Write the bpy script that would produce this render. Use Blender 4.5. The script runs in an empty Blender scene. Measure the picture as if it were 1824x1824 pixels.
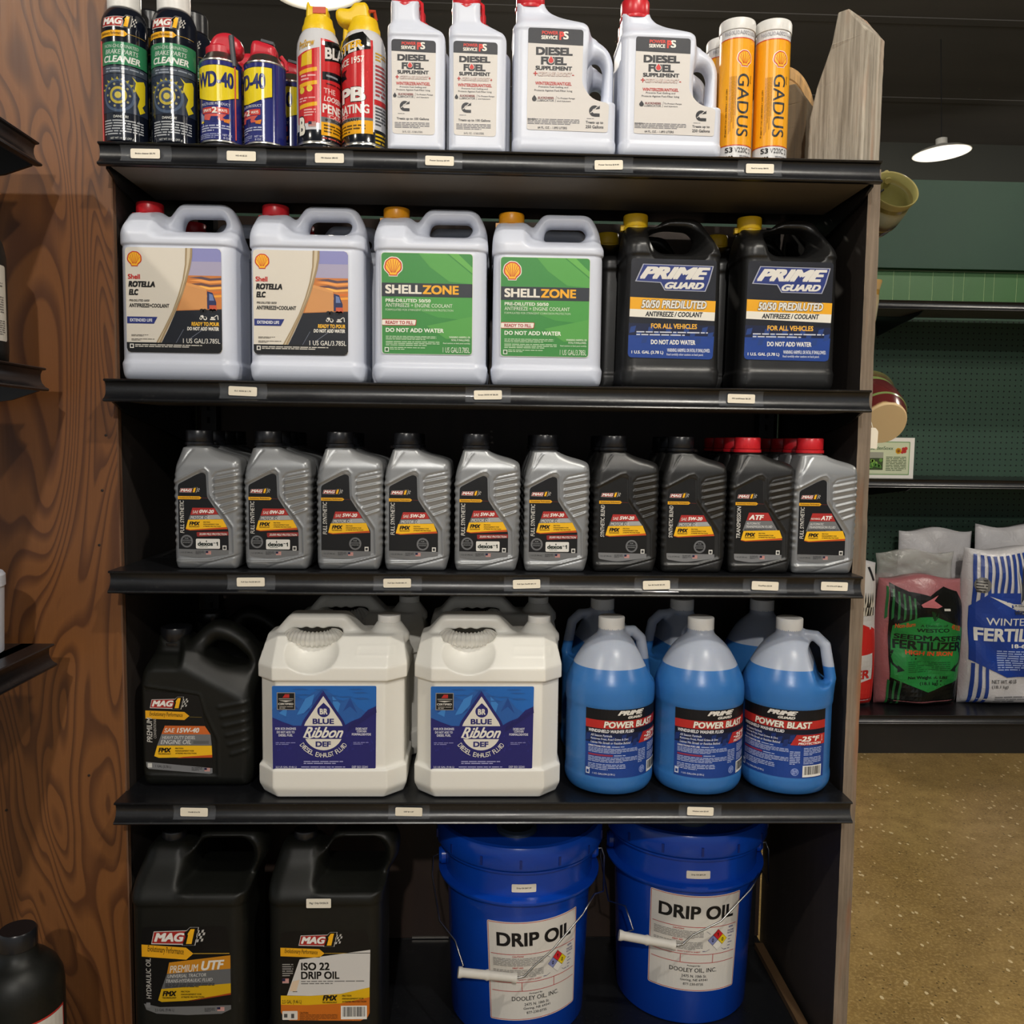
import bpy, bmesh, math, random
import numpy as np
from mathutils import Vector, Matrix
from mathutils.geometry import tessellate_polygon
random.seed(7)
SC = bpy.context.scene
COL = SC.collection
pi = math.pi

# ------------------------------------------------------------------ camera
cam_d = bpy.data.cameras.new('camera'); cam = bpy.data.objects.new('camera', cam_d); COL.objects.link(cam)
cam_d.sensor_width = 36.0; cam_d.lens = 36.0 * 1550 / 1824; cam_d.clip_start = 0.02; cam_d.clip_end = 60
CR = Vector((0.99933946, -0.03385995, 0.01319651)); CU = Vector((-0.0103792, 0.08207133, 0.99657241)); CF = Vector((0.03482695, 0.9960511, -0.08166568))
cam.matrix_world = Matrix.Translation((0.593, -1.3927, 1.25)) @ Matrix((CR, CU, -CF)).transposed().to_4x4()
SC.camera = cam
# ------------------------------------------------------------------ world, exposure
w = bpy.data.worlds.new('world'); SC.world = w; w.use_nodes = True
bg = w.node_tree.nodes['Background']; bg.inputs[0].default_value = (0.92, 0.96, 1.0, 1); bg.inputs[1].default_value = 0.27
SC.view_settings.view_transform = 'Standard'; SC.view_settings.look = 'None'
SC.view_settings.exposure = 0.5; SC.view_settings.gamma = 1.0
try: SC.view_settings.use_curve_mapping = False
except Exception: pass
# lamps of the shop: (x, y, z of the rim, watts, colour); the first two are in view
LAMPS = [(-0.16, 2.75, 3.285, 70, (1, .90, .76)), (3.64, 4.5, 3.20, 70, (1, .93, .82)),
         (1.45, -1.55, 3.22, 75, (1, .94, .84)), (-1.35, -1.9, 3.22, 60, (1, .93, .82)), (3.7, 0.6, 3.22, 55, (1, .93, .82)),
         (0.5, -4.0, 3.22, 190, (1, .95, .88)), (4.6, -2.4, 3.22, 60, (1, .93, .84))]

# ------------------------------------------------------------------ materials
def lin(c):
    return tuple((v / 12.92 if v <= 0.04045 else ((v + 0.055) / 1.055) ** 2.4) for v in c)
def hexc(h):
    h = h.lstrip('#'); return lin(tuple(int(h[i:i + 2], 16) / 255 for i in (0, 2, 4)))
_m = {}
def mat(name, col, rough=0.5, metal=0.0, spec=0.5, **kw):
    k = (name, col)
    if k in _m: return _m[k]
    m = bpy.data.materials.new(name); m.use_nodes = True
    b = m.node_tree.nodes['Principled BSDF']
    c = hexc(col) if isinstance(col, str) else col
    b.inputs['Base Color'].default_value = (*c, 1); b.inputs['Roughness'].default_value = rough
    b.inputs['Metallic'].default_value = metal; b.inputs['Specular IOR Level'].default_value = spec
    for kk, v in kw.items(): b.inputs[kk.replace('_', ' ')].default_value = v
    m.diffuse_color = (*c, 1); _m[k] = m
    return m
def ink(col, rough=0.42):
    c = hexc(col); y = .3 * c[0] + .6 * c[1] + .1 * c[2]; k = 1 - .5 * max(0., 1 - y / .06)      # printed blacks are deep
    return mat('print_' + col.strip('#') + ('' if rough == .42 else '_gloss'), tuple(v * k for v in c), rough, 0, .35)
class NT:
    """small helper around a node tree"""
    def __init__(s, name, col='#808080', rough=.5, metal=0., spec=.5):
        s.m = bpy.data.materials.new(name); s.m.use_nodes = True; s.t = s.m.node_tree
        s.b = s.t.nodes['Principled BSDF']; s.set('Roughness', rough); s.set('Metallic', metal); s.set('Specular IOR Level', spec)
        s.b.inputs['Base Color'].default_value = (*hexc(col), 1)
    def set(s, k, v): s.b.inputs[k].default_value = v
    def n(s, typ, **kw):
        nd = s.t.nodes.new(typ)
        for k, v in kw.items():
            if k.startswith('i_'):
                key = k[2:].replace('_', ' ')
                nd.inputs[key].default_value = v
            else: setattr(nd, k, v)
        return nd
    def l(s, a, b): s.t.links.new(a, b)
    def coords(s, scale=(1, 1, 1), kind='Object', rot=(0, 0, 0)):
        tc = s.n('ShaderNodeTexCoord'); mp = s.n('ShaderNodeMapping')
        mp.inputs['Scale'].default_value = scale; mp.inputs['Rotation'].default_value = rot
        s.l(tc.outputs[kind], mp.inputs['Vector']); return mp.outputs['Vector']
    def noise(s, vec, scale, detail=3, rough=.5, dist=0.):
        nd = s.n('ShaderNodeTexNoise'); nd.inputs['Scale'].default_value = scale; nd.inputs['Detail'].default_value = detail
        nd.inputs['Roughness'].default_value = rough; nd.inputs['Distortion'].default_value = dist
        s.l(vec, nd.inputs['Vector']); return nd.outputs['Fac']
    def ramp(s, fac, stops):
        r = s.n('ShaderNodeValToRGB'); e = r.color_ramp.elements
        while len(e) < len(stops): e.new(0.5)
        for i, (p, c) in enumerate(stops):
            e[i].position = p; e[i].color = (*hexc(c), 1) if isinstance(c, str) else (c, c, c, 1)
        s.l(fac, r.inputs['Fac']); return r.outputs['Color']
    def math(s, op, a, b=None, c=None):
        nd = s.n('ShaderNodeMath', operation=op)
        for i, v in enumerate((a, b, c)):
            if v is None: continue
            if isinstance(v, (int, float)): nd.inputs[i].default_value = v
            else: s.l(v, nd.inputs[i])
        return nd.outputs[0]
    def mix(s, fac, a, b, mode='MIX'):
        nd = s.n('ShaderNodeMix', data_type='RGBA', blend_type=mode)
        for sock, v in ((nd.inputs[0], fac), (nd.inputs[6], a), (nd.inputs[7], b)):
            if isinstance(v, (int, float)): sock.default_value = v
            elif isinstance(v, str): sock.default_value = (*hexc(v), 1)
            else: s.l(v, sock)
        return nd.outputs[2]
    def bump(s, h, strength=.3, dist=.002):
        nd = s.n('ShaderNodeBump'); nd.inputs['Strength'].default_value = strength; nd.inputs['Distance'].default_value = dist
        s.l(h, nd.inputs['Height']); s.l(nd.outputs[0], s.b.inputs['Normal'])
    def color(s, c): s.l(c, s.b.inputs['Base Color'])
    def rough(s, c): s.l(c, s.b.inputs['Roughness'])

def m_plastic(name, col, rough, bump=.06, spec=.5, sss=0.):
    k = ('pl', name, col)
    if k in _m: return _m[k]
    t = NT(name, col, rough, spec=spec); v = t.coords()
    n1 = t.noise(v, 900, 2); n2 = t.noise(v, 22, 3)
    t.bump(n1, bump, .0006)
    t.rough(t.math('MULTIPLY_ADD', n2, .16, rough - .08))
    if sss:
        t.set('Subsurface Weight', sss); t.set('Subsurface Radius', (.01, .01, .01)); t.set('Subsurface Scale', 1.0)
    _m[k] = t.m; return t.m
def m_plywood(name='stained_plywood', light='#8a4f2a', dark='#452410', sx=1.0):
    t = NT(name, light, .48)
    v = t.coords((5.0 * sx, 5.0 * sx, .95))
    n = t.noise(v, 1.15, 2.2, .55, .55)
    r = t.math('FRACT', t.math('MULTIPLY', n, 30.0))
    line = t.ramp(r, [(0, 0.1), (.45, .0), (.80, .9), (.92, 1.0), (1.0, 0.1)])
    fib = t.noise(t.coords((260, 260, 3.0)), 1.0, 3, .6)
    tone = t.noise(t.coords((2, 2, .8)), 1.3, 2)
    c1 = t.mix(tone, '#70431f', '#84562c')
    c = t.mix(t.math('MULTIPLY', line, .8), c1, dark)
    c = t.mix(t.math('MULTIPLY', fib, .28), c, '#4a2812')
    t.color(c); t.bump(fib, .15, .0008)
    t.rough(t.math('MULTIPLY_ADD', fib, .2, .36)); return t.m
def m_grey_wood(name='weathered_wood', a='#8f8272', b='#b3a591', streak='#8a5a36', vert=True, s=1.0, streak_amt=.8):
    t = NT(name, a, .8, spec=.25)
    fib = t.noise(t.coords((150 * s, 150 * s, 6 * s)), 1.0, 4, .65)
    mid = t.noise(t.coords((40 * s, 40 * s, 4 * s)), 1.0, 3, .6, .6)
    st = t.noise(t.coords((26 * s, 26 * s, 3.0 * s)), 1.0, 2, .5)
    c = t.mix(mid, a, b)
    c = t.mix(t.ramp(fib, [(.35, 0.0), (.65, .7)]), c, '#5f5548')
    c = t.mix(t.math('MULTIPLY', t.ramp(st, [(.56, 0.0), (.66, 1.0)]), streak_amt), c, streak)
    t.color(c); t.bump(t.math('ADD', fib, t.math('MULTIPLY', mid, .8)), .5, .002); return t.m
M_BLACKMETAL = mat('black_powder_coat', '#17181a', .30, spec=.55)
def m_black_shelf():
    t = NT('black_painted_steel', '#141518', .3, spec=.6); v = t.coords()
    t.rough(t.math('MULTIPLY_ADD', t.noise(v, 14, 4), .22, .2))
    dust = t.noise(t.coords((60, 60, 60)), 3, 4)
    t.color(t.mix(t.ramp(dust, [(.60, 0.0), (.78, .12)]), '#141518', '#6a6a66')); return t.m
M_SHELF = m_black_shelf()
def m_perforated():
    t = NT('perforated_black_steel', '#1b1c1f', .38, spec=.5)
    return t.m

# ------------------------------------------------------------------ object helpers
def thing(name, label, cat, loc=(0, 0, 0), rotz=0., group=None, rot=None, scale=None):
    o = bpy.data.objects.new(name, None); COL.objects.link(o)
    o.location = loc; o.rotation_euler = rot if rot else (0, 0, rotz); o.empty_display_size = .02
    if scale: o.scale = scale
    o['label'] = label; o['category'] = cat
    if group: o['group'] = group
    return o
def tag(o, label, cat, group=None):
    o['label'] = label; o['category'] = cat
    if group: o['group'] = group
    return o
def struct(o): o['kind'] = 'structure'; return o
def mk(name, verts, faces, mats, midx=None, parent=None, smooth=True, loc=None, sharp=None, label=None):
    me = bpy.data.meshes.new(name)
    if isinstance(verts, np.ndarray): verts = verts.tolist()
    if isinstance(faces, np.ndarray): faces = faces.tolist()
    me.from_pydata(verts, [], faces)
    for m in (mats if isinstance(mats, (list, tuple)) else [mats]): me.materials.append(m)
    if midx is not None: me.polygons.foreach_set('material_index', np.asarray(midx, dtype=np.int32))
    me.polygons.foreach_set('use_smooth', np.full(len(me.polygons), smooth, dtype=bool))
    if smooth and sharp is not None: me.set_sharp_from_angle(angle=math.radians(sharp))
    me.update()
    o = bpy.data.objects.new(name, me); COL.objects.link(o)
    if parent: o.parent = parent
    if loc: o.location = loc
    if label: o['label'] = label
    return o
def copy_tree(o, parent=None, skip=()):
    c = o.copy(); COL.objects.link(c); c.parent = parent
    for ch in list(o.children):
        if ch.name.split('.')[0] in skip: continue
        copy_tree(ch, c)
    return c
class MB:
    """collects simple solids into one mesh"""
    def __init__(s): s.v = []; s.f = []; s.mi = []
    def add(s, vs, fs, mi=0):
        n = len(s.v); s.v += [tuple(v) for v in vs]; s.f += [tuple(i + n for i in f) for f in fs]; s.mi += [mi] * len(fs); return s
    def box(s, x0, x1, y0, y1, z0, z1, mi=0, M=None):
        vs = [(x, y, z) for z in (z0, z1) for y in (y0, y1) for x in (x0, x1)]
        if M: vs = [tuple(M @ Vector(v)) for v in vs]
        return s.add(vs, [(0, 2, 3, 1), (4, 5, 7, 6), (0, 1, 5, 4), (2, 6, 7, 3), (0, 4, 6, 2), (1, 3, 7, 5)], mi)
    def prism(s, prof, a, b, axis='x', mi=0):
        """profile of 2D points swept from a to b along axis"""
        n = len(prof)
        def P(t, p):
            return {'x': (t, p[0], p[1]), 'y': (p[0], t, p[1]), 'z': (p[0], p[1], t)}[axis]
        vs = [P(a, p) for p in prof] + [P(b, p) for p in prof]
        tri = tessellate_polygon([[Vector((p[0], p[1], 0)) for p in prof]])
        fs = [tuple(t) for t in tri] + [tuple(i + n for i in reversed(t)) for t in tri]
        fs += [(i, i + n, (i + 1) % n + n, (i + 1) % n) for i in range(n)]
        return s.add(vs, fs, mi)
    def tube(s, pts, r, seg=10, mi=0, closed=False, caps=True):
        pts = [Vector(p) for p in pts]; n = len(pts); rs = r if isinstance(r, (list, tuple)) else [r] * n
        vs = []; up = None
        for i, p in enumerate(pts):
            d = (pts[(i + 1) % n] - pts[i - 1]) if closed else (pts[min(i + 1, n - 1)] - pts[max(i - 1, 0)])
            d.normalize()
            if up is None:
                up = Vector((0, 0, 1)) if abs(d.z) < .9 else Vector((1, 0, 0))
            a = d.cross(up)
            if a.length < 1e-6: a = d.cross(Vector((0, 1, 0)))
            a.normalize(); b = a.cross(d); up = b
            vs += [tuple(p + (a * math.cos(2 * pi * k / seg) + b * math.sin(2 * pi * k / seg)) * rs[i]) for k in range(seg)]
        fs = []
        for i in range(n if closed else n - 1):
            j = (i + 1) % n
            fs += [(i * seg + k, i * seg + (k + 1) % seg, j * seg + (k + 1) % seg, j * seg + k) for k in range(seg)]
        if not closed and caps: fs += [tuple(range(seg))[::-1], tuple((n - 1) * seg + k for k in range(seg))]
        return s.add(vs, fs, mi)
    def lathe(s, prof, seg=40, mi=0, M=None, rib=None, mis=None, a0=0.):
        """profile (r,z) bottom to top, rib=(i0,i1,depth,count)"""
        vs = []; fs = []; mm = []
        n = len(prof)
        for i, (r, z) in enumerate(prof):
            for k in range(seg):
                a = a0 + 2 * pi * k / seg; rr = r
                if rib and rib[0] <= i <= rib[1]: rr = r - rib[2] * (1 if k % 2 else 0)
                vs.append((rr * math.cos(a), rr * math.sin(a), z))
        for i in range(n - 1):
            for k in range(seg):
                fs.append((i * seg + k, i * seg + (k + 1) % seg, (i + 1) * seg + (k + 1) % seg, (i + 1) * seg + k)); mm.append(mis[i] if mis else mi)
        fs += [tuple(range(seg))[::-1], tuple((n - 1) * seg + k for k in range(seg))]; mm += [mis[0] if mis else mi, mis[-1] if mis else mi]
        if M: vs = [tuple(M @ Vector(v)) for v in vs]
        b = len(s.v); s.v += vs; s.f += [tuple(i + b for i in f) for f in fs]; s.mi += mm
        return s
    def build(s, name, mats, parent=None, smooth=True, sharp=35, loc=None, label=None):
        return mk(name, s.v, s.f, mats, s.mi if isinstance(mats, (list, tuple)) and len(mats) > 1 else None, parent, smooth, loc, sharp, label)
def bevel_obj(o, w, seg=2):
    md = o.modifiers.new('bevel', 'BEVEL'); md.width = w; md.segments = seg; md.limit_method = 'ANGLE'; md.angle_limit = math.radians(40)
    return o

# ------------------------------------------------------------------ signed distance modelling
def nets(F, lo, h):
    """surface nets of a sampled distance field"""
    nx, ny, nz = F.shape; ins = F < 0
    cx, cy, cz = nx - 1, ny - 1, nz - 1
    acc = np.zeros((cx, cy, cz, 3), np.float32); cnt = np.zeros((cx, cy, cz), np.float32)
    I = [np.s_[:-1], np.s_[1:]]
    for ax in range(3):
        oth = [a for a in range(3) if a != ax]
        for b in (0, 1):
            for c in (0, 1):
                s0 = [None] * 3; s1 = [None] * 3
                s0[ax] = I[0]; s1[ax] = I[1]; s0[oth[0]] = s1[oth[0]] = I[b]; s0[oth[1]] = s1[oth[1]] = I[c]
                a0 = F[tuple(s0)]; a1 = F[tuple(s1)]
                x = (a0 < 0) != (a1 < 0)
                t = np.where(x, a0 / np.where(x, a0 - a1, 1), 0)
                acc[..., ax] += t; acc[..., oth[0]] += b * x; acc[..., oth[1]] += c * x; cnt += x
    m = cnt > 0
    idx = np.full(m.shape, -1, np.int64); idx[m] = np.arange(m.sum())
    g = np.argwhere(m).astype(np.float32)
    V = (g + acc[m] / cnt[m][:, None]) * h + np.array(lo, np.float32)
    Q = []
    for ax in range(3):
        o1, o2 = [(1, 2), (2, 0), (0, 1)][ax]
        s0 = [np.s_[1:-1]] * 3; s1 = [np.s_[1:-1]] * 3; s0[ax] = np.s_[:-1]; s1[ax] = np.s_[1:]
        a = ins[tuple(s0)]; b = ins[tuple(s1)]
        e = np.argwhere(a != b)
        if len(e) == 0: continue
        sg = a[tuple(e.T)]
        base = e.copy(); base[:, o1] += 1; base[:, o2] += 1
        def cell(d1, d2):
            q = base.copy(); q[:, o1] -= d1; q[:, o2] -= d2
            return idx[q[:, 0], q[:, 1], q[:, 2]]
        q = np.stack([cell(1, 1), cell(0, 1), cell(0, 0), cell(1, 0)], 1)
        q[~sg] = q[~sg][:, ::-1]; Q.append(q)
    return V, np.concatenate(Q)
def grid(lo, hi, h):
    ax = [np.arange(lo[i], hi[i] + h, h, dtype=np.float32) for i in range(3)]
    return ax[0][:, None, None], ax[1][None, :, None], ax[2][None, None, :]
def chaikin(pts, it=2, keep=0.25):
    for _ in range(it):
        o = []
        for i in range(len(pts)):
            a = pts[i]; b = pts[(i + 1) % len(pts)]
            o.append((a[0] * (1 - keep) + b[0] * keep, a[1] * (1 - keep) + b[1] * keep)); o.append((a[0] * keep + b[0] * (1 - keep), a[1] * keep + b[1] * (1 - keep)))
        pts = o; keep = .25
    return pts
def rnd(pts, r, seg=4):
    """polygon with every corner rounded by about r (third entry of a point overrides r)"""
    out = []; n = len(pts)
    for i in range(n):
        p = np.array(pts[i][:2], float); a = np.array(pts[i - 1][:2], float); b = np.array(pts[(i + 1) % n][:2], float)
        rr = pts[i][2] if len(pts[i]) > 2 else r
        la = np.linalg.norm(a - p); lb = np.linalg.norm(b - p); d = min(rr, la * .48, lb * .48)
        if d < 1e-7: out.append(tuple(p)); continue
        s = p + (a - p) / la * d; e = p + (b - p) / lb * d
        for k in range(seg + 1):
            t = k / seg; out.append(tuple((1 - t) ** 2 * s + 2 * t * (1 - t) * p + t * t * e))
    return out
def poly_sd(X, Z, pts):
    P = np.array(pts, np.float32); n = len(P)
    X, Z = np.broadcast_arrays(X, Z)
    d = np.full(X.shape, 1e9, np.float32); s = np.ones(X.shape, np.float32)
    for i in range(n):
        a = P[i]; b = P[i - 1]; e = b - a; wx = X - a[0]; wz = Z - a[1]
        t = np.clip((wx * e[0] + wz * e[1]) / max(float(e @ e), 1e-12), 0, 1)
        bx = wx - e[0] * t; bz = wz - e[1] * t; d = np.minimum(d, bx * bx + bz * bz)
        c1 = Z >= a[1]; c2 = Z < b[1]; c3 = e[0] * wz > e[1] * wx
        s = np.where((c1 & c2 & c3) | (~c1 & ~c2 & ~c3), -s, s)
    return s * np.sqrt(d)
def seg_sd(X, Z, a, b):
    e = (b[0] - a[0], b[1] - a[1]); wx = X - a[0]; wz = Z - a[1]
    t = np.clip((wx * e[0] + wz * e[1]) / max(e[0] ** 2 + e[1] ** 2, 1e-12), 0, 1)
    return np.sqrt((wx - e[0] * t) ** 2 + (wz - e[1] * t) ** 2)
def line_sd(X, Z, pts):
    d = None
    for a, b in zip(pts[:-1], pts[1:]):
        k = seg_sd(X, Z, a, b); d = k if d is None else np.minimum(d, k)
    return d
def ext(d2, Y, hy, r):
    a = d2 + r; b = np.abs(Y) - hy + r
    return np.minimum(np.maximum(a, b), 0) + np.sqrt(np.maximum(a, 0) ** 2 + np.maximum(b, 0) ** 2) - r
def sst(x, a, b):
    t = np.clip((x - a) / (b - a), 0, 1); return t * t * (3 - 2 * t)
def smin(a, b, k):
    h = np.clip(.5 + .5 * (b - a) / k, 0, 1); return b * (1 - h) + a * h - k * h * (1 - h)
def ridge(d, w): return np.exp(-(d / w) ** 2)
# ------------------------------------------------------------------ flat print (labels)
_g = {}
def glyphs(text, bold=0., shear=0.):
    k = (text, round(bold, 3), shear)
    if k in _g: return _g[k]
    cu = bpy.data.curves.new('lettering', 'FONT'); cu.body = text; cu.offset = bold; cu.shear = shear
    cu.resolution_u = 5 if len(text) <= 10 else 2; cu.fill_mode = 'FRONT'
    ob = bpy.data.objects.new('lettering', cu)
    me = bpy.data.meshes.new_from_object(ob)
    n = len(me.vertices); co = np.zeros(n * 3, np.float32); me.vertices.foreach_get('co', co); co = co.reshape(-1, 3)[:, :2]
    fs = [tuple(p.vertices) for p in me.polygons]
    bpy.data.objects.remove(ob); bpy.data.curves.remove(cu); bpy.data.meshes.remove(me)
    if n: lo = co.min(0); hi = co.max(0)
    else: lo = np.zeros(2); hi = np.ones(2)
    _g[k] = (co, fs, lo, hi); return _g[k]
class Art:
    """print laid out in the measuring units of a sketch (x right, y down); ox, oy, s turn it into metres"""
    def __init__(s, ox, oy, sc, scy=None):
        s.ox, s.oy, s.sx, s.sy = ox, oy, sc, scy or sc; s.items = []
    def P(s, pts): return [((x - s.ox) / s.sx, (s.oy - y) / s.sy) for x, y in pts]
    def poly(s, pts, col, L=1):
        q = s.P(pts); tri = tessellate_polygon([[Vector((x, y, 0)) for x, y in q]])
        s.items.append((np.array(q), [tuple(t) for t in tri], col, L)); return s
    def rect(s, x0, y0, x1, y1, col, L=1, sk=0):
        return s.poly([(x0 + sk, y0), (x1 + sk, y0), (x1, y1), (x0, y1)], col, L)
    def rrect(s, x0, y0, x1, y1, r, col, L=1):
        return s.poly(rnd([(x0, y0), (x1, y0), (x1, y1), (x0, y1)], r), col, L)
    def disc(s, cx, cy, r, col, L=1, ry=None, n=28):
        ry = ry or r
        return s.poly([(cx + r * math.cos(2 * pi * i / n), cy + ry * math.sin(2 * pi * i / n)) for i in range(n)], col, L)
    def line(s, pts, wd, col, L=2):
        for (x0, y0), (x1, y1) in zip(pts[:-1], pts[1:]):
            dx, dy = x1 - x0, y1 - y0; l = math.hypot(dx, dy) or 1; nx, ny = -dy / l * wd / 2, dx / l * wd / 2
            s.poly([(x0 + nx, y0 + ny), (x1 + nx, y1 + ny), (x1 - nx, y1 - ny), (x0 - nx, y0 - ny)], col, L)
        return s
    def text(s, t, x0, y0, x1, y1, col, L=3, bold=0.012, shear=0., rot=0, outline=None, ow=.05, skew=0., arc=None):
        """fit the text into the box; rot=90 reads upwards; outline draws a heavier copy below it"""
        if t == '1' and rot == 0:
            w_, h_ = x1 - x0, y1 - y0
            return s.poly([(x0, y0 + h_ * .30), (x0 + w_ * .45, y0), (x0 + w_ * .78, y0), (x0 + w_ * .78, y1), (x0 + w_ * .38, y1), (x0 + w_ * .38, y0 + h_ * .34), (x0, y0 + h_ * .44)], col, L)
        def put(b, sh, c, LL):
            """heavier strokes: the same letters laid a hair apart"""
            co, fs, lo, hi = glyphs(t, 0, shear)
            for q, (dx, dy) in enumerate(sh): s._fit(co + np.array([dx, dy], np.float32) * b, fs, lo0, hi0, x0, y0, x1, y1, c, LL + .12 * q, rot, skew)
        b = max(0., bold) * 1.05
        co, fs, lo, hi = glyphs(t, 0, shear); lo0 = lo - b; hi0 = hi + b
        if outline:
            for oc, owd in (outline if isinstance(outline, list) else [(outline, ow)]):
                put(b + owd, [(math.cos(a_ * pi / 4 + .39), math.sin(a_ * pi / 4 + .39)) for a_ in range(8)], oc, L - 1)
        put(b, [(-1, -.8), (1, .8), (-1, .8), (1, -.8)] if b > .012 else ([(-1, 0), (1, 0)] if b > .004 else [(0, 0)]), col, L)
        return s
    def _fit(s, co, fs, lo, hi, x0, y0, x1, y1, col, L, rot, skew):
        u = (co[:, 0] - lo[0]) / (hi[0] - lo[0]); v = (co[:, 1] - lo[1]) / (hi[1] - lo[1])
        if rot == 90: X = x0 + v * 0 + (1 - v) * (x1 - x0); X = x1 - v * (x1 - x0); Y = y1 - u * (y1 - y0)
        elif rot == -90: X = x0 + v * (x1 - x0); Y = y0 + u * (y1 - y0)
        else: X = x0 + u * (x1 - x0); Y = y1 - v * (y1 - y0) + (u - .5) * skew
        s.items.append((np.stack([(X - s.ox) / s.sx, (s.oy - Y) / s.sy], 1), fs, col, L))
    def arctext(s, t, cx, cy, r, a0, a1, h, col, L=3, bold=.02, inner=True):
        """letters along an arc below a centre (angles in degrees from straight down)"""
        n = len(t)
        for i, ch in enumerate(t):
            if ch == ' ': continue
            a = math.radians(a0 + (a1 - a0) * (i + .5) / n); co, fs, lo, hi = glyphs(ch, 0, 0)
            wd = h * .62; u = ((co[:, 0] - lo[0]) / (hi[0] - lo[0]) - .5) * (wd if ch != 'I' else h * .2); v = ((co[:, 1] - lo[1]) / (hi[1] - lo[1]) - .5) * h
            X = cx + math.sin(a) * r + u * math.cos(a) - v * math.sin(-a) * -1 * -1
            X = cx + (r - v) * math.sin(a) + u * math.cos(a); Y = cy + (r - v) * math.cos(a) - u * math.sin(a)
            s.items.append((np.stack([(X - s.ox) / s.sx, (s.oy - Y) / s.sy], 1), fs, col, L))
        return s
    def small(s, x0, y0, x1, y1, n, col, L=2, fill=.5, seed=1):
        """rows of print too small to read"""
        rr = random.Random(seed); h = (y1 - y0) / n
        vs = []; fs = []
        for i in range(n):
            x = x0; end = x1 if i < n - 1 else x0 + (x1 - x0) * rr.uniform(.4, .85)
            while x < end:
                wl = min(rr.uniform(1.2, 5) * h, end - x); b = len(vs); ya = y0 + i * h + h * (1 - fill) * .5; yb = ya + h * fill
                vs += [(x, ya), (x + wl, ya), (x + wl, yb), (x, yb)]; fs.append((b + 3, b + 2, b + 1, b)); x += wl + h * .45
        s.items.append((np.array(s.P(vs)), fs, col, L)); return s
    def clip_y(s): return s
    def build(s, name, parent, mapf, bend=False, eps=.00016, cuts=None, label=None, rough=.42):
        """mapf(u, v, d) -> xyz arrays; bend = cut the print into strips this wide so it can follow a curve"""
        groups = {}
        for co, fs, col, L in s.items: groups.setdefault((L, col), []).append((co, fs))
        V = []; Fc = []; MI = []; mats = []; cols = {}
        for (L, col), lst in sorted(groups.items(), key=lambda k: (k[0][0], k[0][1])):
            vs = []; fs = []
            for co, f in lst:
                b = len(vs); vs += co.tolist(); fs += [tuple(i + b for i in q) for q in f]
            if bend:
                bm = bmesh.new(); bv = [bm.verts.new((x, y, 0)) for x, y in vs]
                for f in fs:
                    try: bm.faces.new([bv[i] for i in f])
                    except ValueError: pass
                xs = [v[0] for v in vs]; step = bend; x = math.floor(min(xs) / step) * step + step
                while x < max(xs):
                    bmesh.ops.bisect_plane(bm, geom=bm.verts[:] + bm.edges[:] + bm.faces[:], plane_co=(x, 0, 0), plane_no=(1, 0, 0)); x += step
                for y in (cuts or []):
                    bmesh.ops.bisect_plane(bm, geom=bm.verts[:] + bm.edges[:] + bm.faces[:], plane_co=(0, y, 0), plane_no=(0, 1, 0))
                bm.verts.index_update(); vs = [(v.co.x, v.co.y) for v in bm.verts]; fs = [tuple(v.index for v in f.verts) for f in bm.faces]; bm.free()
            a = np.array(vs, float)
            if len(a) == 0: continue
            X, Y, Z = mapf(a[:, 0], a[:, 1], np.full(len(a), eps * (L + 1)))
            b = len(V); V += np.stack([X, Y, Z], 1).tolist()
            if col not in cols: cols[col] = len(mats); mats.append(col if not isinstance(col, str) else ink(col, rough))
            for f in fs:
                # keep every face turned outwards
                area = sum(vs[f[i]][0] * vs[f[(i + 1) % len(f)]][1] - vs[f[(i + 1) % len(f)]][0] * vs[f[i]][1] for i in range(len(f)))
                q = tuple(i + b for i in f); Fc.append(q if area > 0 else q[::-1]); MI.append(cols[col])
        return mk(name, V, Fc, mats, MI, parent, smooth=False, label=label)
def front(y, dx=0., dz=0.):
    """plane facing the camera side at depth y"""
    return lambda u, v, d: (u + dx, np.full_like(u, y) - d, v + dz)
def wrap(r, rot=0., dz=0., rz=None):
    """round a cylinder of radius r (rz: radius as a function of height); rot turns it to the right"""
    def f(u, v, d):
        rr = (rz(v + dz) if rz else r) + d; a = u / r + rot
        return rr * np.sin(a), -rr * np.cos(a), v + dz
    return f

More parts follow.
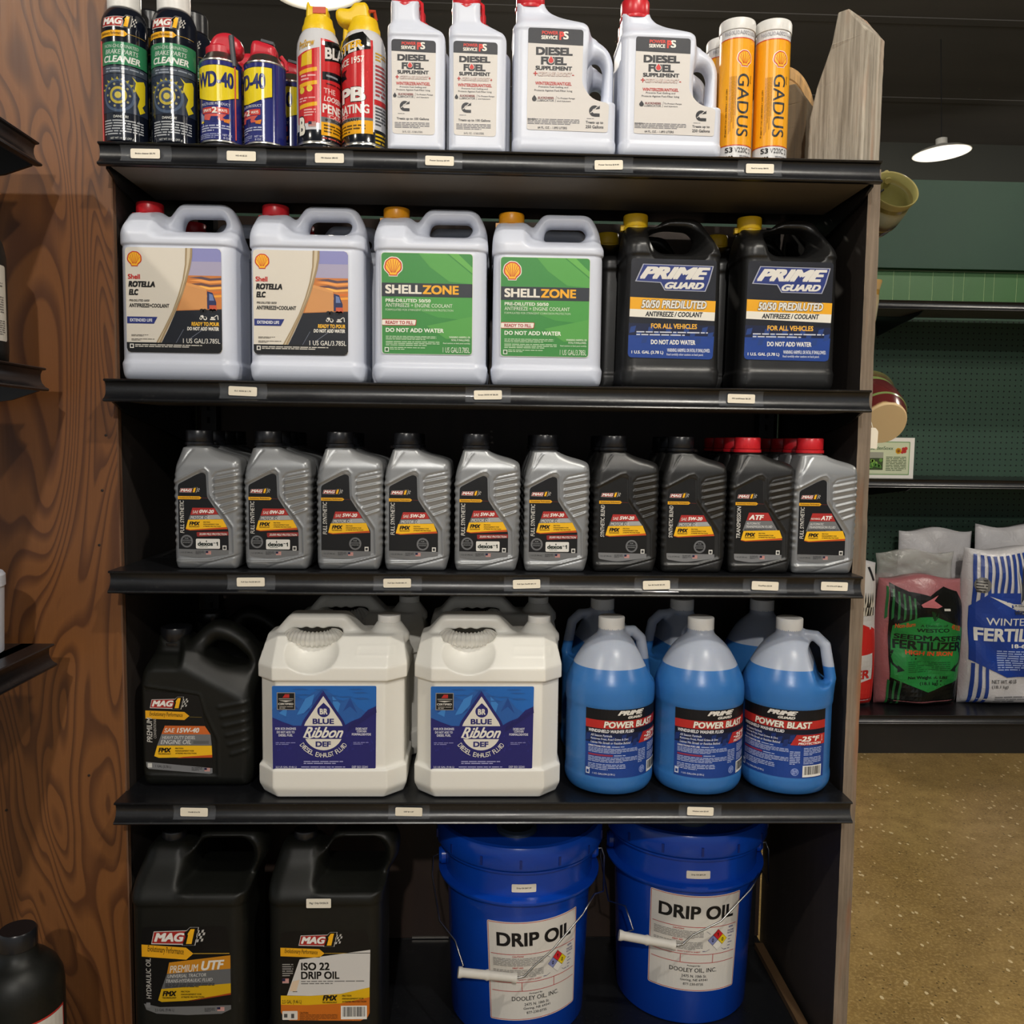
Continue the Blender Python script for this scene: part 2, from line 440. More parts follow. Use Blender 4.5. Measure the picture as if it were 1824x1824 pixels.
# ---- recurring marks
def mag_logo(a, x0, y0, x1, y1, L=2, flag=True, dim=False):
    w_ = x1 - x0; h = y1 - y0
    def X(t): return x0 + w_ * t
    def Y(t): return y0 + h * t
    a.poly([(X(.05), Y(.16)), (X(.67), Y(.10)), (X(.62), Y(1.0)), (X(0), Y(.94))], '#c9c5c0', L)
    a.poly([(X(.06), Y(.20)), (X(.66), Y(.14)), (X(.61), Y(.93)), (X(.015), Y(.88))], '#a32a25', L + 1)
    a.text('MAG', X(.055), Y(.24), X(.60), Y(.80), '#e9e6e0', L + 2, bold=.045, shear=.3)
    one = lambda g: [(X(.62 - g), Y(.30 - g)), (X(.70), Y(-.06 - g)), (X(.83 + g), Y(-.06 - g)), (X(.76 + g), Y(1.0 + g)), (X(.58 - g), Y(1.0 + g)), (X(.635 - g * .6), Y(.50))]
    a.poly(one(.03), '#c9c5c0', L + 1); a.poly(one(.018), '#17130f', L + 2)
    a.poly([(X(.655), Y(.32)), (X(.715), Y(.02)), (X(.785), Y(.02)), (X(.725), Y(.93)), (X(.625), Y(.93)), (X(.665), Y(.42))], '#f0b21c', L + 3)
    if flag:
        for i in range(4):
            for j in range(4):
                if (i + j) % 2 == 0:
                    fx = .835 + i * .04 - j * .018; fy = .12 + j * .19 - i * .02
                    a.poly([(X(fx), Y(fy)), (X(fx + .038), Y(fy - .02)), (X(fx + .024), Y(fy + .15)), (X(fx - .014), Y(fy + .17))], '#b9b6b0', L + 1)
def perf_bar(a, x0, y0, x1, y1, L=2, txt=True, tail=None, slope=0):
    h = y1 - y0
    a.poly([(x0, y0), (x1 - h * .6, y0 + slope), (x1, y0 + h * .5 + slope), (x1 - h * .6, y1 + slope), (x0, y1)], '#e3a51c', L)
    if txt: a.text('Evolutionary Performance', x0 + h * .5, y0 + h * .2, x1 - h * .8, y1 - h * .12, '#2a1c08', L + 1, bold=.01, shear=.2, skew=slope)
    if tail: a.line([(x1, y0 + h * .5 + slope), (tail, y0 + h * .5 + slope)], h * .07, '#a8862e', L)
def fmx(a, x0, y0, x1, y1, L=3, skew=0):
    w_ = x1 - x0; h = y1 - y0
    a.text('FMX', x0, y0 + h * .06, x0 + w_ * .34, y0 + h * .66, '#1b1509', L, bold=.05, shear=.25)
    a.text('TECHNOLOGY', x0 - w_ * .01, y0 + h * .74, x0 + w_ * .33, y0 + h * .92, '#1b1509', L, bold=.03)
    for i, (t, q) in enumerate((('FRICTION', .66), ('MANAGEMENT FOR', .93), ('XTREME PROTECTION', 1.0))):
        a.text(t, x0 + w_ * .44, y0 + h * (.06 + .31 * i), x0 + w_ * q, y0 + h * (.24 + .31 * i), '#1b1509', L, bold=.02, shear=.25)
def pecten(a, cx, cy, r, L=2, border=True):
    def shape(k, base):
        pts = []
        for i in range(49):
            t = math.radians(-28 + 236 * i / 48.); rr = r * k * (1 + .035 * abs(math.sin((t + .49) * 4.4)))
            pts.append((cx - rr * math.cos(t), cy - rr * math.sin(t)))
        return pts + [(cx + r * .50 * k, cy + r * .86 * k), (cx + r * .46 * k, cy + r * (1.08 * base)), (cx - r * .46 * k, cy + r * (1.08 * base)), (cx - r * .50 * k, cy + r * .86 * k)]
    if border: a.poly(shape(1.1, 1.08), '#efe9dc', L)
    a.poly(shape(1.0, 1.0), '#c62b1c', L + 1); a.poly(shape(.86, .9), '#f6b92a', L + 2)
    for i in range(7):
        t = math.radians(18 + 24 * i); x = cx - r * .80 * math.cos(t); y = cy - r * .80 * math.sin(t); bx = cx - r * .22 * math.cos(t); by = cy + r * .72
        a.line([(x, y), (bx, by)], r * .055, '#c62b1c', L + 3)
def flag_us(a, x0, y0, x1, y1, L=3):
    for i in range(7): a.rect(x0, y0 + (y1 - y0) * i / 7, x1, y0 + (y1 - y0) * (i + .5) / 7, '#b9433a', L)
    a.rect(x0, y0, x1, y1, '#cfc8c0', L - 1); a.rect(x0, y0, x0 + (x1 - x0) * .45, y0 + (y1 - y0) * .55, '#20284e', L + 1)
def barcode(a, x0, y0, x1, y1, L=3, seed=3):
    a.rect(x0, y0, x1, y1, '#e8e6e0', L); rr = random.Random(seed); x = x0 + (x1 - x0) * .07
    while x < x1 - (x1 - x0) * .08:
        wd = (x1 - x0) * rr.choice((.012, .02, .03)); a.rect(x, y0 + (y1 - y0) * .08, x + wd, y0 + (y1 - y0) * .8, '#1c1c1c', L + 1); x += wd + (x1 - x0) * rr.choice((.012, .02, .028))
def ps_logo(a, x0, y0, x1, y1, L=3):
    w_ = x1 - x0; h = y1 - y0
    a.text('POWER', x0 + w_ * .02, y0, x0 + w_ * .62, y0 + h * .42, '#d63a2c', L, bold=.03)
    a.text('SERVICE', x0, y0 + h * .52, x0 + w_ * .60, y0 + h * .96, '#efeae0', L, bold=.03)
    a.text('P', x0 + w_ * .66, y0 + h * .02, x0 + w_ * .84, y1, '#d63a2c', L, bold=.05)
    a.text('S', x0 + w_ * .80, y0, x1, y0 + h * .92, '#efeae0', L, bold=.03)
def drop(cx, y0, r, yb):
    """drop outline: tip at y0, round bottom at yb"""
    cy = yb - r; pts = [(cx, y0)]
    for i in range(25):
        t = math.radians(-28 + (236) * i / 24); pts.append((cx + r * math.cos(t), cy + r * math.sin(t)))
    return pts
def prime_logo(a, x0, y0, x1, y1, L=2, fancy=True):
    w_ = x1 - x0; h = y1 - y0
    ol = [('#c8c6c8', .13), ('#24367f', .085)] if fancy else [('#9a9ca4', .02)]
    if fancy:
        a.poly([(x0 + w_ * .07, y0 - h * .04), (x0 + w_ * 1.0, y0 - h * .0), (x0 + w_ * .95, y0 + h * .62), (x0 + w_ * .90, y1 + h * .02), (x0 + w_ * .36, y1), (x0 + w_ * .30, y0 + h * .7), (x0 - w_ * .03, y0 + h * .66)], '#a9abb8', L - 1)
        a.poly([(x0 + w_ * .08, y0 - h * .01), (x0 + w_ * .985, y0 + h * .03), (x0 + w_ * .935, y0 + h * .62), (x0 + w_ * .89, y1 - h * .01), (x0 + w_ * .37, y1 - h * .03), (x0 + w_ * .31, y0 + h * .67), (x0 - w_ * .01, y0 + h * .63)], '#27377c', L)
    a.text('PRIME', x0 + w_ * .03, y0 + h * .06, x0 + w_ * .96, y0 + h * .56, '#dcd8d0', L + 2, bold=.05, shear=.45)
    a.text('GUARD', x0 + w_ * .36, y0 + h * .66, x0 + w_ * .88, y0 + h * .94, '#dcd8d0', L + 2, bold=.05, shear=.4)
# ================================================================== the room
W = 1.219
def m_floor():
    t = NT('polished_concrete', '#7c6a43', .32, spec=.45); v = t.coords()
    big = t.noise(v, 1.6, 4, .55, .4); mid = t.noise(v, 14, 5, .65); fine = t.noise(v, 120, 4, .7)
    c = t.mix(t.ramp(big, [(.32, 0.0), (.68, 1.0)]), '#8a6f3c', '#a88c58')
    c = t.mix(t.ramp(mid, [(.38, 0.0), (.62, .55)]), c, '#705830')
    c = t.mix(t.ramp(fine, [(.48, 0.0), (.70, .75)]), c, '#c4a870')
    vo = t.n('ShaderNodeTexVoronoi'); vo.inputs['Scale'].default_value = 62; t.l(t.coords((1, .6, 1)), vo.inputs['Vector'])
    wn = t.n('ShaderNodeTexWhiteNoise'); t.l(vo.outputs['Position'], wn.inputs['Vector'])
    sp = t.math('MULTIPLY', t.math('LESS_THAN', vo.outputs['Distance'], .26), t.math('GREATER_THAN', wn.outputs['Value'], .82))
    c = t.mix(t.math('MULTIPLY', sp, .75), c, '#e6d6ae')
    vo2 = t.n('ShaderNodeTexVoronoi'); vo2.inputs['Scale'].default_value = 110; t.l(v, vo2.inputs['Vector'])
    wn2 = t.n('ShaderNodeTexWhiteNoise'); t.l(vo2.outputs['Position'], wn2.inputs['Vector'])
    sp2 = t.math('MULTIPLY', t.math('LESS_THAN', vo2.outputs['Distance'], .3), t.math('GREATER_THAN', wn2.outputs['Value'], .9))
    c = t.mix(t.math('MULTIPLY', sp2, .7), c, '#37290f')
    t.color(c); t.rough(t.math('MULTIPLY_ADD', mid, .3, .22)); t.bump(fine, .08, .001); return t.m
def plane(name, x0, x1, y0, y1, z, m, flip=False):
    f = (0, 1, 2, 3) if not flip else (3, 2, 1, 0)
    return mk(name, [(x0, y0, z), (x1, y0, z), (x1, y1, z), (x0, y1, z)], [f], m, smooth=False)
struct(plane('floor', -4.5, 7, -5.5, 6.6, 0, m_floor()))
t_ = NT('dark_ceiling', '#2a2827', .9, spec=.1); t_.color(t_.mix(t_.noise(t_.coords((.6, 3, 1)), 1.5, 3), '#5c5a58', '#6a6764'))
ceil = MB().box(-4.5, 7, -5.5, 6.6, 3.95, 4.0)
for k in range(9): ceil.box(-4.5, 7, -4.5 + k * 1.25, -4.42 + k * 1.25, 3.944, 3.95)
struct(ceil.build('ceiling', t_.m, smooth=False))
def m_green(name, a, b, rough=.6):
    t = NT(name, a, rough); n = t.noise(t.coords(), 2.2, 4); t.color(t.mix(n, a, b)); return t.m
M_GREEN = m_green('green_painted_wall', '#17382a', '#1f4630'); M_GREEN2 = m_green('green_beadboard', '#33602f', '#3c6c36', .45)
# back wall: upper board field over beadboard planks
wb = MB().box(-4.5, 7, 2.62, 2.72, 2.065, 2.46)
wall = struct(wb.build('wall_back', M_GREEN, smooth=False))
md_ = NT('dark_upper_wall', '#454642', .85, spec=.15)
struct(MB().box(-4.5, 7, 6.5, 6.6, 0, 4.0).build('wall_far', md_.m, smooth=False))
struct(MB().box(6.95, 7, -5.5, 6.6, 0, 4).build('wall_right', md_.m, smooth=False))
pw = random.Random(12); px_ = 1.45; M_GLINE = mat('groove_pale', '#9ab47e', .5)  # paler backing that shows as thin lines between the planks
while px_ < 3.45:
    wd = pw.choice((.046, .05, .074, .078, .098, .108)); o = MB().box(0, wd - .003, 0, .0015, .02, 2.06).build('plank', M_GREEN2, wall, smooth=False, loc=(px_, 2.6675, 0)); px_ += wd
mk('wall_backing', [(-4.5, 2.669, 0), (7, 2.669, 0), (7, 2.669, 2.064), (-4.5, 2.669, 2.064)], [(0, 1, 2, 3)], M_GLINE, parent=wall, smooth=False)

# ---- price channel profile (y to the back, z from the shelf top)
RAIL = [(0.001, 0), (-.001, -.0015), (0.0, -.0035), (.0055, -.0045), (.0078, -.010), (.0080, -.017), (.006, -.0235), (.0015, -.029), (-.0035, -.0315), (-.0045, -.0335), (-.003, -.0355), (.004, -.036), (.012, -.034), (.014, -.002), (.05, -.0018), (.05, 0)]
def m_perf(name):
    """black steel pierced by rows of small holes (the holes are really open: alpha)"""
    t = NT(name, '#1a1b1e', .35, spec=.5)
    vo = t.n('ShaderNodeTexVoronoi', voronoi_dimensions='2D'); vo.inputs['Scale'].default_value = 1; vo.inputs['Randomness'].default_value = 0
    t.l(t.coords((1 / .0254, 1 / .0254, 1)), vo.inputs['Vector'])
    t.l(t.math('GREATER_THAN', vo.outputs['Distance'], .13), t.b.inputs['Alpha']); return t.m
M_PERF = m_perf('perforated_deck_steel')
def shelf(z, label, depth=.4095, z_is_top=True, idx=0):
    root = thing('metal_shelf', label, 'shelf', (0, 0, z), group=None)
    MB().prism(RAIL, 0, W, 'x').build('price_rail', M_SHELF, root, sharp=30)
    d = MB(); d.box(.003, W - .003, .05, .16, -.0016, 0); d.box(.003, W - .003, .30, depth, -.0016, 0)
    d.build('deck', M_SHELF, root, smooth=False)
    mk('perforated_strip', [(.003, .16, 0), (W - .003, .16, 0), (W - .003, .30, 0), (.003, .30, 0)], [(0, 1, 2, 3)], M_PERF, parent=root, smooth=False)
    c = MB(); c.prism([(.014, -.034), (.20, -.034), (.205, -.028), (.205, -.003), (.203, -.003), (.203, -.027), (.199, -.0325), (.014, -.0325)], .014, W - .014, 'x')
    c.build('channel', mat('underside_bounce_grey', '#6e6860', .5), root, sharp=30)  # black steel greyed here to stand in for light bounced from below
    for x in (.0045, W - .0085):
        b = MB().prism([(.018, -.003), (.018, -.036), (.06, -.05), (depth - .01, -.105), (depth, -.105), (depth, -.003)], x, x + .004, 'x')
        b.build('bracket', M_BLACKMETAL, root, smooth=False)
    return root
ZS = [1.6984, 1.3386, 1.0351, .6541]
shelf(ZS[0], 'topmost black metal shelf holding spray cans, fuel additive bottles and grease tubes')
shelf(ZS[1], 'second black metal shelf from the top holding antifreeze jugs')
shelf(ZS[2], 'middle black metal shelf holding the row of quart motor oil bottles')
shelf(ZS[3], 'fourth black metal shelf holding washer fluid and exhaust fluid jugs')
# base deck of the unit
base = thing('base_deck', 'black metal bottom deck under the two blue buckets', 'shelf', (0, 0, .155))
MB().box(.002, W - .002, .0, .444, -.004, 0).build('deck', M_SHELF, base, smooth=False)
MB().box(.002, W - .002, .012, .016, -.155, -.004).build('kick_plate', M_BLACKMETAL, base, smooth=False)
MB().box(W - .022, W - .004, .03, .40, 0, .012).build('edge_strip', mat('raw_brown_edge', '#5a4228', .7), base, smooth=False)
# back panels and uprights
bp = thing('back_panel', 'dark brown board closing the back of the shelf unit', 'panel', (0, .445, 0))
mbk = NT('dark_brown_hardboard', '#2a1e18', .55); mbk.color(mbk.mix(mbk.noise(mbk.coords((30, 30, 1.5)), 1, 3), '#231914', '#3a291f'))
for x0, x1 in ((.0, .26), (.26, .60), (.60, .93), (.93, W)):
    MB().box(x0, x1, 0, .012, .157, 1.7).build('panel', mbk.m, bp, smooth=False)
MB().box(.45, .53, -.003, 0, .157, .161).build('metal_edge', mat('steel_edge', '#8a8680', .4, .8), bp, smooth=False)
MB().box(1.05, W - .045, -.003, 0, .157, .161).build('metal_edge', mat('steel_edge', '#8a8680', .4, .8), bp, smooth=False)
MB().box(.002, W - .002, -.0005, .012, 0, .156).build('kick_panel', M_BLACKMETAL, bp, smooth=False)
for x, sd in ((.02, 'left'), (W - .05, 'right')):
    up = thing('upright_post', 'slotted black steel upright at the %s end behind the shelves' % sd, 'post', (x, .41, 0))
    u = MB(); u.box(0, .03, 0, .032, .1555, 1.69); u.build('post', mat('upright_black', '#0e0f12', .4), up, smooth=False)
    s_ = MB()
    for k in range(60): s_.box(.012, .018, -.0006, .0, .16 + k * .0254, .172 + k * .0254)
    o = s_.build('slots', mat('slot_dark', '#020202', .9), up, smooth=False); o['kind'] = 'stuff'
# side board on the right (rough sawn end grain edge towards the aisle)
M_SIDEIN = NT('dark_stained_side', '#35302d', .5)
fb = M_SIDEIN.noise(M_SIDEIN.coords((90, 40, 2)), 1, 3, .6); M_SIDEIN.color(M_SIDEIN.mix(fb, '#3a3431', '#28231f')); M_SIDEIN.bump(fb, .25, .001)
M_EDGE = m_grey_wood('sawn_board_edge', '#77695c', '#93826f', '#8a5228', streak_amt=.6)
sb = thing('side_board', 'thick rough sawn wooden board closing the right end of the shelf unit', 'board', (W + .001, .05, 0))
rr = random.Random(4); vs = []; fs = []
N = 90
for i in range(N + 1):
    z = 1.70 * i / N; a = rr.uniform(-.0002, .0002); b = rr.uniform(-.0004, .0005); y = rr.uniform(-.0004, .0004); g = .0026 * (1 - i / N)
    vs += [(0 + a + g * 2, y, z), (.0205 + b + g * 4, y, z), (.0215 + b + g * 4, .40, z), (0 + g * 2, .40, z)]
for i in range(N):
    q = i * 4; fs += [(q, q + 1, q + 5, q + 4), (q + 1, q + 2, q + 6, q + 5), (q + 2, q + 3, q + 7, q + 6), (q + 3, q, q + 4, q + 7)]
fs += [(0, 3, 2, 1), (N * 4, N * 4 + 1, N * 4 + 2, N * 4 + 3)]
mk('board', vs, fs, [M_EDGE, M_SIDEIN.m], [0 if k % 4 == 0 else 1 for k in range(N * 4)] + [0, 0], sb, smooth=False)
sbl = thing('side_board', 'dark stained board closing the left end of the shelf unit beside the plywood', 'board', (-.019, .066, 0))
MB().box(0, .018, 0, .385, 0, 1.70).build('board', M_SIDEIN.m, sbl, smooth=False)
# the plywood sheet left of the unit
M_PLY = m_plywood()
pl = thing('plywood_sheet', 'tall stained plywood sheet with wavy grain left of the shelves', 'panel', (0, .052, 0))
MB().box(-1.2, -.0025, 0, .012, 0, 2.6).build('sheet', M_PLY, pl, smooth=False)
ed = MB().box(-.0025, 0, .0, .012, 0, 2.6); ed.build('edge_ply', m_grey_wood('ply_edge', '#6b4630', '#7d5236', '#4a2c1a'), pl, smooth=False)
for x, z in ((-.028, 1.16), (-.02, 1.25), (-.215, 1.04), (-.2, .62), (-.062, .68), (-.035, 1.07)):
    n = MB().lathe([(.0022, 0), (.0022, .001), (.001, .0014)], 8, M=Matrix.Translation((x, 0, z)) @ Matrix.Rotation(pi / 2, 4, 'X'))
    n.build('nail', mat('nail_dark', '#1d120c', .6), pl)

# ---- price tags on the rails
M_TAGPAPER = mat('tag_paper', '#efe6d2', .55)
t_ = NT('clear_tag_holder', '#bfc4cc', .08, spec=.7); t_.set('Alpha', .10); M_CLEAR = t_.m
tags = [ # shelf, centre px x converted to metres, text, clear holder width
    (0, .071, 'Brake cleaner $3.70', .071), (0, .217, 'WD-40 $5.25', .069), (0, .352, 'PB blaster $8.43', .066), (0, .522, 'Power Service $7.99', .064), (0, .786, 'Power Service $19.99', .070), (0, 1.025, 'Red hi temp $8.95', .064),
    (1, .215, 'ELC 50/50 $11.70', .068), (1, .601, 'Green 50/50 AF $6.50', .066), (1, 1.008, 'MV antifreeze $6.50', .066),
    (2, .224, 'Full Syn 0w20 $4.20', .070), (2, .458, 'Full Syn 5w20 $4.10', .072), (2, .667, 'Full Syn 5w30 $4.10', .068), (2, .879, 'Syn Bl 5w20 $3.30', .066), (2, 1.058, 'Dex/Merc $3.44', .066), (2, 1.173, 'MV SYN ATF $8.66', .060),
    (3, .128, '15w40 $16.70', .062), (3, .478, 'DEF $11.07', .062), (3, .963, 'Washer solv $3.49', .066)]
names = ['spray cans at the far left', 'the pair of blue and yellow cans', 'the red and white penetrant cans', 'the small fuel additive bottles', 'the large fuel additive jugs', 'the yellow grease tubes',
         'the truck label jugs', 'the green label jugs', 'the black antifreeze jugs', 'the second quart bottle', 'the fourth quart bottle', 'the sixth quart bottle', 'the eighth quart bottle', 'the ninth quart bottle', 'the last silver quart bottle',
         'the black oil gallon', 'the gap between white jugs', 'the middle blue jug']
for (k, x, txt, hw), nm in zip(tags, names):
    tg = thing('price_tag', 'small white price tag on the black rail below ' + nm, 'tag', (x, 0, ZS[k] - .0165))
    # curved clear holder following the channel
    pr = [(.0025, .012), (.0055, .009), (.0074, .002), (.0066, -.005), (.002, -.0118)]
    vs = []; fs = []
    for i, (y, z) in enumerate(pr): vs += [(-hw * .45 - .006, y - .0012, z), (hw * .55, y - .0012, z)]
    for i in range(len(pr) - 1): fs.append((2 * i, 2 * i + 2, 2 * i + 3, 2 * i + 1))
    mk('clear_holder', vs, fs, M_CLEAR, parent=tg)
    pz = rnd([(-.0222, -.0072), (.0222, -.0072), (.0222, .0072), (-.0222, .0072)], .0025)
    b = MB().prism([(p[0], p[1]) for p in pz], 0, .0006, 'z'); o = b.build('paper', M_TAGPAPER, tg, smooth=False)
    tilt = math.radians(rr.uniform(-2, 2)); o.matrix_local = Matrix.Translation((0, .0028, 0)) @ Matrix.Rotation(tilt, 4, 'Y') @ Matrix.Rotation(pi / 2, 4, 'X')
    a = Art(0, 0, 1); wd = .0016 * len(txt) * .5; a.text(txt, -wd, -.0013, wd, .0013, '#2a2624', 1, bold=.02)
    o2 = a.build('lettering', o, lambda u, v, d: (u, v, d + .0006), eps=.0001)

# ---- pendant lamps
M_SHADE = mat('white_enamel', '#f4f1ea', .35); M_SHADEOUT = mat('shade_outside', '#cfcdc6', .4)
t_ = NT('lamp_bulb', '#ffffff'); t_.set('Emission Color', (1, .95, .84, 1)); t_.set('Emission Strength', 60); M_BULB = t_.m
for i, (x, y, z, wt, lc) in enumerate(LAMPS):
    pos = ['above the spray cans behind the top shelf', 'over the far aisle at the upper right', 'above the aisle in front of the right end', 'above the aisle in front of the left end', 'above the aisle to the right', 'far behind the viewer', 'far behind the viewer to the right'][i]
    lp = thing('pendant_lamp', 'glowing white dish pendant lamp ' + pos, 'lamp', (x, y, z), rot=(0, (-.10, -.06)[i] if i < 2 else 0, 0))
    k_ = .8 if i == 1 else 1.0
    lp.scale = (k_,) * 3
    sh = MB().lathe([(.225, 0), (.23, .004), (.18, .03), (.08, .06), (.045, .075), (.045, .12), (.02, .13)], 40)
    sh.build('shade', M_SHADEOUT, lp, sharp=60)
    inn = MB(); prof = [(.224, .001), (.178, .026), (.078, .056), (.04, .066)]
    vs = [(r * math.cos(2 * pi * k / 40), r * math.sin(2 * pi * k / 40), zz) for r, zz in prof for k in range(40)]
    fs = [(i2 * 40 + (k + 1) % 40, i2 * 40 + k, (i2 + 1) * 40 + k, (i2 + 1) * 40 + (k + 1) % 40) for i2 in range(3) for k in range(40)]
    t2 = M_SHADE; mk('reflector', vs, fs, t2, parent=lp)
    bb = MB().lathe([(.002, -.035), (.028, -.025), (.036, 0), (.028, .025), (.015, .06)], 20); bb.build('bulb', M_BULB, lp, sharp=80)
    MB().tube([(0, 0, .12), (0, 0, (3.935 - z) / k_)], .004, 8).build('cord', M_BLACKMETAL, lp)
    ld = bpy.data.lights.new('lamp_light', 'POINT'); ld.energy = wt; ld.color = lc; ld.shadow_soft_size = .05
    lo = bpy.data.objects.new('lamp_light', ld); COL.objects.link(lo); lo.parent = lp; lo.location = (0, 0, -.06)
# ================================================================== blow moulded bottles
def conv(pts, ox, oy, s): return [((p[0] - ox) / s, (oy - p[1]) / s) + tuple(q / s for q in p[2:]) for p in pts]
M_HDPE = m_plastic('white_hdpe', '#d6dbe8', .36, .05, sss=.12)
M_HDPE2 = m_plastic('cream_hdpe', '#eeece4', .36, .05, sss=.12)
M_BLK = m_plastic('black_hdpe', '#1c1c1c', .38, .10, spec=.5)
M_BLK2 = m_plastic('deep_black_hdpe', '#121310', .46, .10, spec=.3)
M_SILVER = m_plastic('silver_grey_hdpe', '#909294', .36, .05, spec=.5)
_s = _m[('pl', 'silver_grey_hdpe', '#909294')].node_tree.nodes['Principled BSDF']; _s.inputs['Metallic'].default_value = .45
M_RED = mat('red_cap', '#c8202a', .32); M_YEL = mat('yellow_cap', '#f4ca22', .35); M_ORA = mat('amber_cap', '#e59a14', .35)
M_BCAP = mat('black_cap', '#15161a', .3); M_WCAP = mat('white_cap', '#efeeea', .4)

def cap(name, parent, x, z, r, h, m, teeth=36, y=0., tear=None, knurl=.0006, label=None):
    b = MB(); b.lathe([(r * .97, 0), (r, .0006), (r, h * .9), (r * .96, h * .97), (r * .88, h), (.001, h)], teeth * 2, rib=(1, 2, knurl, 0))
    if tear: b.lathe([(r * 1.05, -.006), (r * 1.06, -.0055), (r * 1.06, -.001), (r * .9, -.0005)], 36)
    o = b.build('cap', m, parent, sharp=40, loc=(x, y, z), label=label)
    if tear == 'tab': MB().box(-r * 1.25, -r * .9, -.005, .005, -.006, .003).build('tear_tab', m, o, smooth=False)
    return o
def neck(parent, x, z0, z1, r, m, y=0.):
    MB().lathe([(r, z0), (r, z1)], 32).build('neck', m, parent, loc=(x, y, 0))

def sdf_gallon_white(h=.0022):
    S, OX, B = 4359., 503, 1420
    out = conv([(108, B, 70), (93, 1300, 10), (96, 480, 40), (100, 340, 60), (132, 212, 40), (345, 205, 20), (400, 240, 30), (425, 205, 30), (478, 137, 50), (830, 137, 70), (905, 285, 60), (915, 500, 60), (917, 1300, 30), (905, B, 70)], OX, B, S)
    hole = conv([(478, 334, 25), (500, 232, 45), (775, 230, 45), (805, 275, 30), (770, 334, 45)], OX, B, S)
    X, Y, Z = grid((-.102, -.072, -.006), (.102, .072, .304), h)
    d2 = np.maximum(poly_sd(X, Z, rnd(out, .01)), -poly_sd(X, Z, rnd(hole, .008)))
    hy = .061 + (.0235 - .061) * sst(Z + .0 * X, .226, .252)
    left = sst(-X, .02, .045); hy = hy * (1 - left) + (.061 + (.030 - .061) * sst(Z, .232, .280)) * left
    r = .024 + (.018 - .024) * sst(Z, .22, .27)
    d = ext(d2, Y, hy, r)
    band = sst(Z, .028, .036) * (1 - sst(Z, .2155, .2185))
    d = d + .0028 * band + .0012 * ridge(Z - .2165, .0022)
    return nets(np.ascontiguousarray(d.astype(np.float32)), (-.102, -.072, -.006), h)
_mesh = {}
def body_mesh(key, fn):
    if key not in _mesh:
        V, Q = fn(); me = bpy.data.meshes.new(key); me.from_pydata(V.tolist(), [], Q.tolist())
        me.polygons.foreach_set('use_smooth', np.ones(len(me.polygons), dtype=bool)); me.update(); _mesh[key] = me
    return _mesh[key]
def body(parent, key, fn, m, name='body'):
    k2 = key + m.name
    if k2 not in _mesh:
        me = body_mesh(key, fn)
        if me.materials: me = me.copy(); me.materials.clear()
        me.materials.append(m); _mesh[k2] = me
    o = bpy.data.objects.new(name, _mesh[k2]); COL.objects.link(o); o.parent = parent; return o

